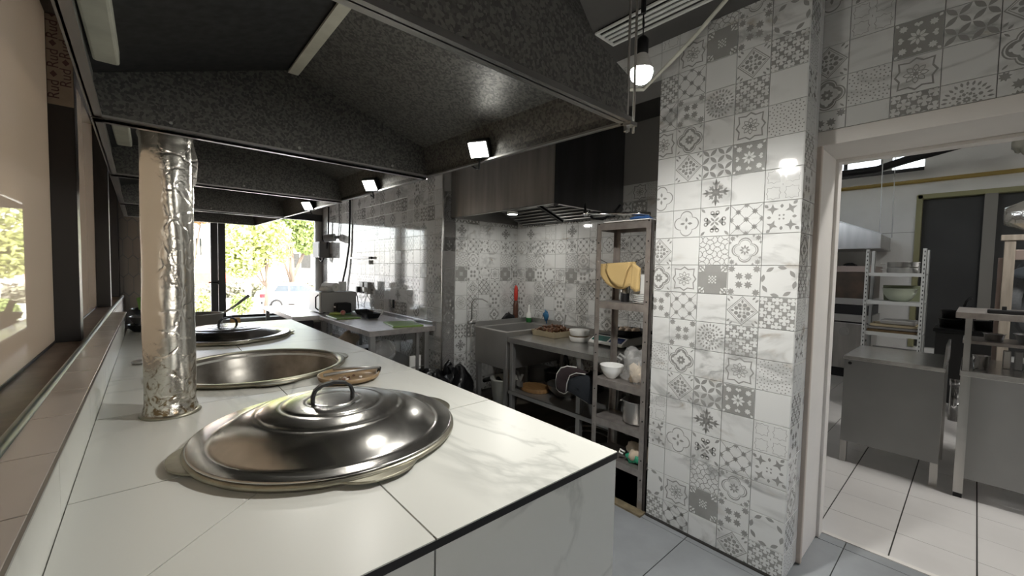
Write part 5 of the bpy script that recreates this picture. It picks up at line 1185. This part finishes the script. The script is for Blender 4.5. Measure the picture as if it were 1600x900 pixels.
for i in range(3):
    tag(MB().box(5.64, 5.96, .37, .72, .551+.05*i, .590+.05*i).build('tray_box', M_GREY, bevel=.004), ('lowest', 'middle', 'upper')[i]+' grey flat box on the lower shelf of the slotted rack', 'box')
# stove and oven
t = thing('oven', 'steel range with a sooty oven behind the slotted rack', 'oven', (7.8, 1.4, 0))
s0, s1, r0, r1 = 7.4, 8.15, .95, 1.95
MB().box(s0, s1, r0, r1, .13, .78).build('range_body', M_STEEL, t, bevel=.006)
MB().box(s0-.02, s1, r0-.02, r1, .80, .90).build('range_top', M_STEELD, t, bevel=.006)
MB().box(s0+.03, s1, r0+.03, r1, 0.0, .13).build('plinth', M_BLACK, t)
MB().box(s0+.02, s1, r0, r1, .90, 1.03).build('burner_gap', M_BLACK, t)
MB().box(s0, s1, r0, r1, 1.04, 1.13).build('oven_base', M_STEELD, t, bevel=.004)
MB().box(s0, s1, r0, r1, 1.13, 1.50).build('oven_door', mat('sooty_oven', (.05, .042, .035), rough=.4, metal=.4, noise=.6, nscale=6, color2=(.10, .07, .05)), t)
MB().box(s0-.02, s1, r0-.02, r1, 1.50, 1.585).build('oven_shelf', M_SIDE, t, bevel=.003)
MB().box(s0-.02, s0+.03, 1.335, 1.40, 1.49, 1.74).build('upright', M_SIDE, t)
k = MB().cyl((s0, 1.21, .655), (s0-.02, 1.21, .655), .062, 20).build('dial', M_STEELD, t)
MB().cyl((s0-.02, 1.21, .655), (s0-.035, 1.21, .655), .035, 16).build('dial_knob', M_STEELD, k)
for i in range(3): MB().cyl((s0, .985, .45+i*.11), (s0-.025, .985, .45+i*.11), .02, 10).build('knob', M_BLACK, t)
tag(MB().blob((7.6, 1.22, 1.60), .10, .07, .03, .2, 3, 12, 8, zmin=1.586).build('dark_pan', M_BLACK, smooth=True), 'dark pan on the shelf over the sooty oven', 'pan')
# small hood over the range
t = thing('wall_hood', 'sloping steel hood over the range in the far kitchen', 'exhaust hood', (7.6, 1.4, 1.83))
g0, g1 = 7.2, 8.1
mb = MB(); Pq = [(.855, 1.825), (2.4, 1.825), (2.4, 2.66), (.855, 2.0)]
mb.ring([[(g0, y, z) for y, z in Pq], [(g1, y, z) for y, z in Pq]], cap0=True, cap1=True); mb.build('hood_body', M_STEEL, t, bevel=.003)
MB().box(g0-.006, g1, .849, 2.4, 1.815, 1.83).build('bottom_flange', M_STEELD, t)
MB().hexa([(g0-.004, .85, 2.0), (g0+.012, .85, 2.0), (g0+.012, 2.4, 2.66), (g0-.004, 2.4, 2.66), (g0-.004, .85, 2.012), (g0+.012, .85, 2.012), (g0+.012, 2.4, 2.672), (g0-.004, 2.4, 2.672)]).build('top_seam', M_GALVE, t)
for x, y in ((7.26, .88), (7.95, .83)): MB().cyl((x, y, 2.0), (x, y+.015, 3.35), .006, 6).build('hanger_rod', M_STEELD, t)
tag(MB().tube([(RX-.05, 3.0, 2.785), (RX-.05, -2.3, 2.81)], .028, 10).build('gas_pipe', M_YPIPE, smooth=True), 'mustard yellow gas pipe along the far kitchen wall', 'pipe')
tag(MB().tube([(7.6, 1.9, 2.93), (7.6, 1.0, 2.93), (7.4, .62, 2.98), (7.2, .2, 3.02), (7.0, -.2, 3.14)], [.05, .05, .055, .05, .03], 8).build('duct_bundle', M_BLACK, smooth=True), 'black sagging duct under the ceiling of the far kitchen', 'duct')
tag(MB().tube([(6.6, -.02, 2.90), (6.6, -.6, 2.93)], .03, 8).build('ceiling_rod', M_BLACK), 'black bar end under the ceiling at the top right', 'bar')
tag(MB().blob((7.2, -.26, 2.95), .08, .07, .11, .4, 33, 14, 10).build('wrapped_fitting', mat('grey_tape_wrap', (.32, .31, .26), rough=.6), smooth=True), 'lumpy wrapped pipe fitting below the black bar end', 'fitting')
# timber frame with foil-wrapped duct
t = thing('timber_frame', 'pale timber frame carrying a foil-wrapped duct at the right edge', 'frame', (5.2, -.3, 0))
MB().box(5.16, 5.22, -.195, -.135, 0, 1.78).build('frame_post', M_WOOD, t, bevel=.003)
MB().box(5.24, 5.27, -.15, -.11, 0, 1.62).build('frame_post', M_SIDE, t, bevel=.003)
MB().box(5.15, 5.23, -1.2, -.115, 1.755, 1.80).build('frame_rail', M_WOOD, t, bevel=.003)
MB().box(5.17, 5.21, -1.2, -.195, 1.60, 1.68).build('frame_rail', M_SIDE, t, bevel=.003)
rn = random.Random(8); rings = []
for i in range(13):
    y = -.13-.04*i; rr = .17*min(1, .45+i*.12)
    rings.append([(5.25+rr*cos(a)*(1+rn.uniform(-.06, .06)), y+rn.uniform(-.01, .01), 1.955+rr*.95*sin(a)*(1+rn.uniform(-.06, .06))) for a in [2*pi*j/24 for j in range(24)]])
tag(MB().ring(rings, cap0=True, cap1=True).build('foil_duct', M_FOIL, smooth=True), 'bulky foil-wrapped duct end resting on the pale timber frame', 'duct')
t = thing('hanging_coat', 'grey hooded coat hanging inside the timber frame at the right edge', 'coat', (5.5, -.3, .9))
MB().blob((5.55, -.30, 1.28), .10, .12, .30, .15, 44, 18, 14).build('coat_body', M_GCOAT, t, smooth=True)
MB().tube([(5.45, -.22, 1.42), (5.38, -.20, 1.28), (5.40, -.21, 1.12)], [.06, .055, .05], 12).build('coat_sleeve', M_GCOAT, t, smooth=True)
MB().blob((5.5, -.26, 1.50), .05, .06, .05, .2, 45, 12, 8).build('coat_hood', mat('pale_blue_cloth', (.26, .30, .33), rough=.8), t, smooth=True)
t = thing('dark_trolley', 'dark trolley loaded with black pans between the slotted rack and the worktable', 'trolley', (6.6, .1, 0))
MB().box(6.4, 6.8, -.20, .27, .10, .86).build('trolley_body', M_RUB, t, bevel=.01)
MB().box(6.38, 6.82, -.22, .29, .86, .90).build('trolley_top', M_BLACKM, t, bevel=.006)
for x in (6.43, 6.76):
    for y in (-.17, .24): MB().cyl((x, y-.012, .05), (x, y+.012, .05), .05, 14).build('wheel', M_BLACK, t)
for i, (y, z, r, lab) in enumerate(((.15, .901, .115, 'wide black pan on the dark trolley'), (-.08, .901, .085, 'smaller black pan with an upright handle on the dark trolley'), (.15, 1.0, .10, 'black pan stacked on the wide one on the dark trolley'))):
    pn = thing('black_pan', lab, 'pan', (6.6, y, z))
    MB().lathe([(.001, .001), (r*.85, .001), (r, .09), (r+.006, .095), (r-.006, .094), (r*.8, .01), (.001, .008)], (6.6, y, z), 28).build('pan_body', M_BLACKM, pn, smooth=True)
    MB().tube([(6.5, y-r*.6, z+.08), (6.46, y-r*.9, z+.20), (6.44, y-r*1.2, z+(.36 if i == 1 else .24))], [.012, .012, .016], 8).build('pan_handle', M_BLACK, pn, smooth=True)
tag(MB().cyl((4.62, .07, .35), (4.62, .07, .62), .028, 12).cyl((4.62, .07, .62), (4.62, .07, .67), .032, 12).build('water_filter', M_CHROME, smooth=True), 'small chrome cylinder in the gap between the two steel tables', 'cylinder')
# fluorescent fitting added out of sight to brighten the far kitchen
t = thing('added_ceiling_lamp', 'unseen fluorescent fitting added on the far kitchen ceiling as fill light', 'lamp', (3.90, -.85, 3.3))
MB().box(3.84, 3.96, -1.5, -.2, 3.29, 3.35).build('lamp_body', M_WHITEP, t)
MB().tube([(3.90, -1.45, 3.275), (3.90, -.25, 3.275)], .014, 8).build('lamp_tube', mat('lamp_tube_glow', (1, 1, 1), emit=(1, .98, .95), estr=6), t)
lamp('kitchen_fill_light', 'AREA', (3.90, -.85, 3.25), 52, (1, .98, .94), .5, (0, 0, -1), None, t)

# ------------------------------------------------------------------ outside the far window
GZ = -1.05
struct(MB().box(-40, 60, 7.7, 90, GZ-.1, GZ).build('ground_outside', M_ASPH))
def leaves(mb, c, rx, ry, rz, n, s, seed):
    rn = random.Random(seed)
    for i in range(n):
        while True:
            p = Vector((rn.uniform(-1, 1), rn.uniform(-1, 1), rn.uniform(-1, 1)))
            if .35 < p.length < 1: break
        q = Vector((c[0]+p.x*rx, c[1]+p.y*ry, c[2]+p.z*rz))
        u = Vector((rn.gauss(0, 1), rn.gauss(0, 1), rn.gauss(0, 1))).normalized(); v = u.cross(Vector((rn.gauss(0, 1), rn.gauss(0, 1), rn.gauss(0, 1)))).normalized()
        k = s*rn.uniform(.6, 1.3)
        mb.poly([q-u*k, q+v*k*.5, q+u*k, q-v*k*.5])
    return mb
def tree(x, y, crowns, label, m, trunk, n=1500, s=.2, group='trees outside the window'):
    t = thing('tree', label, 'tree', (x, y, GZ), group)
    top = max(c[2] for c in crowns)
    mb = MB().tube([(x, y, GZ), (x+.1, y, GZ+1.5), (x-.05, y+.1, top)], [trunk, trunk*.8, trunk*.35], 10)
    for c in crowns: mb.tube([(x, y, GZ+1.4), ((x+c[0])/2, y, (GZ+1.6+c[2])/2), (c[0], c[1], c[2])], [trunk*.5, trunk*.35, trunk*.15], 7)
    mb.build('trunk', M_BARK, t, smooth=True)
    mb = MB()
    for i, c in enumerate(crowns): leaves(mb, c[:3], c[3], c[4], c[5], n, s, i+int(x*10))
    mb.build('crown', m, t)
tree(4.4, 24, [(3.6, 24, 3.0, 1.3, 1.4, 1.5), (4.7, 24.3, 2.6, 1.1, 1.3, 1.3), (3.4, 23.8, 1.6, .9, 1.0, .9)], 'leafy bright green tree nearest the window mullion', M_LEAF2, .10, 1500, .13)
tree(6.3, 27, [(6.0, 27, 4.2, 1.9, 1.6, 1.6), (7.8, 27.5, 4.0, 1.6, 1.5, 1.7), (5.0, 27, 4.6, 1.6, 1.5, 1.5), (7.2, 27, 2.9, .9, 1, .8)], 'taller green tree on the right outside the window', M_LEAF, .16, 1500, .16)
tree(1.9, 32, [(1.4, 32, 4.8, 1.6, 1.5, 1.4), (2.6, 32.5, 5.2, 1.5, 1.5, 1.3)], 'orange-tinged tree seen left of the window mullion', mat('leaf_rust', (.42, .25, .10), rough=.6, noise=.5, nscale=1.5), .14, 1000, .17)
# hedge
t = thing('hedge', 'mixed flowering hedge along the yard outside the window', 'hedge', (5, 28.5, GZ))
mb = MB(); leaves(mb, (5.5, 29, GZ+.7), 6.5, .6, .75, 6000, .13, 91); mb.build('hedge_leaves', M_HEDGE, t)
MB().box(-1, 12, 28.85, 29.15, GZ, GZ+1.1).build('hedge_core', M_HEDGE, t)
t = thing('shrub', 'small yellow-green shrub outside, left of the mullion', 'shrub', (1.9, 24, GZ)); mb = MB(); leaves(mb, (1.75, 24, GZ+.62), .55, .5, .6, 900, .09, 92); mb.build('shrub_leaves', M_LEAF2, t); MB().cyl((1.75, 24, GZ), (1.75, 24, GZ+.6), .04, 8).build('stem', M_BARK, t)
t = thing('shrub', 'small green shrub outside, beside the parked car', 'shrub', (3.4, 24, GZ)); mb = MB(); leaves(mb, (3.3, 23.5, GZ+.55), .5, .4, .5, 700, .09, 93); mb.build('shrub_leaves', M_LEAF, t); MB().cyl((3.3, 23.5, GZ), (3.3, 23.5, GZ+.5), .04, 8).build('stem', M_BARK, t)
# building
t = thing('building', 'white building with a red lower band beyond the trees', 'building', (7, 40, GZ))
MB().box(-4, 22, 40, 48, 1.0, 8).build('wall', M_BUILD, t)
MB().box(-4, 5.2, 39.9, 40, GZ+.8, 1.0).build('red_band', M_BRICK, t)
MB().box(5.2, 22, 39.9, 40, GZ, 1.0).box(-4, 5.2, 39.9, 40, GZ, GZ+.8).build('plinth', M_BUILD, t)
for x, z, w in ((9.1, 1.1, 1.9), (2.6, 2.0, .5), (12.5, 1.1, 1.9), (5.6, 1.3, 1.6), (.0, 1.6, 1.4)):
    f = MB().box(x-.08, x+w+.08, 39.93, 39.99, z-.08, z+1.5).build('window_frame', M_WHITEP, t)
    MB().box(x+.06, x+w/2-.06, 39.91, 39.93, z+.06, z+1.36).build('pane', M_GLASSD, f); MB().box(x+w/2+.06, x+w-.06, 39.91, 39.93, z+.06, z+1.36).build('pane', M_GLASSD, f)
MB().box(-4.3, 22.3, 39.6, 48.3, 8, 8.3).build('roof', mat('roof_rust', (.35, .16, .09), rough=.8), t)
t = thing('low_wall', 'pale low wall with posts behind the parked car', 'wall', (5, 26.5, GZ))
MB().box(-2, 14, 27.9, 28.0, GZ, GZ+.55).build('wall_panel', M_BUILD, t)
for i in range(11): MB().box(-1.5+1.4*i, -1.2+1.4*i, 27.85, 28.05, GZ, GZ+1.5).build('wall_post', M_BUILD, t)
# car
def car(x, y, z):
    t = thing('car', 'white parked car with a red tail light outside the window', 'car', (x+2, y, z))
    prof = [(0, .35), (.0, .75), (.12, 1.0), (.45, 1.08), (.75, 1.45), (2.1, 1.48), (2.9, 1.05), (3.9, .92), (4.15, .7), (4.15, .35)]
    mb = MB(); rings = []
    for yy, k in ((0, .94), (.12, 1.), (1.6, 1.), (1.72, .94)):
        rings.append([(x+a, y+yy, z+.35+(b-.35)*k) for a, b in prof])
    mb.ring(rings, cap0=True, cap1=True).build('body', M_CARW, t, bevel=.04, seg=3)
    MB().sheet([(x+.62, y-.012, z+1.02), (x+1.35, y-.012, z+1.02), (x+1.35, y-.0, z+1.36), (x+.82, y-.0, z+1.36)], .01).build('side_window', M_CARG, t)
    MB().sheet([(x+1.43, y-.012, z+1.02), (x+2.65, y-.012, z+1.02), (x+2.05, y-.0, z+1.36), (x+1.43, y-.0, z+1.36)], .01).build('side_window', M_CARG, t)
    MB().box(x-.01, x+.22, y-.015, y+.2, z+.72, z+.92).build('tail_light', M_TAIL, t)
    MB().box(x-.06, x+.1, y, y+1.7, z+.36, z+.52).build('bumper', M_GREY, t)
    MB().box(x+1.39, x+1.40, y-.012, y-.004, z+.45, z+1.0).build('door_line', M_GREY, t)
    MB().box(x+1.05, x+1.25, y-.025, y-.005, z+.88, z+.92).build('door_handle', M_CARW, t)
    for wx_ in (.75, 3.3):
        w = MB().cyl((x+wx_, y-.02, z+.31), (x+wx_, y+.22, z+.31), .31, 24).build('wheel', M_TYRE, t)
        MB().cyl((x+wx_, y-.03, z+.31), (x+wx_, y-.019, z+.31), .2, 18).build('hubcap', M_STEEL, w)
car(4.35, 25, GZ)
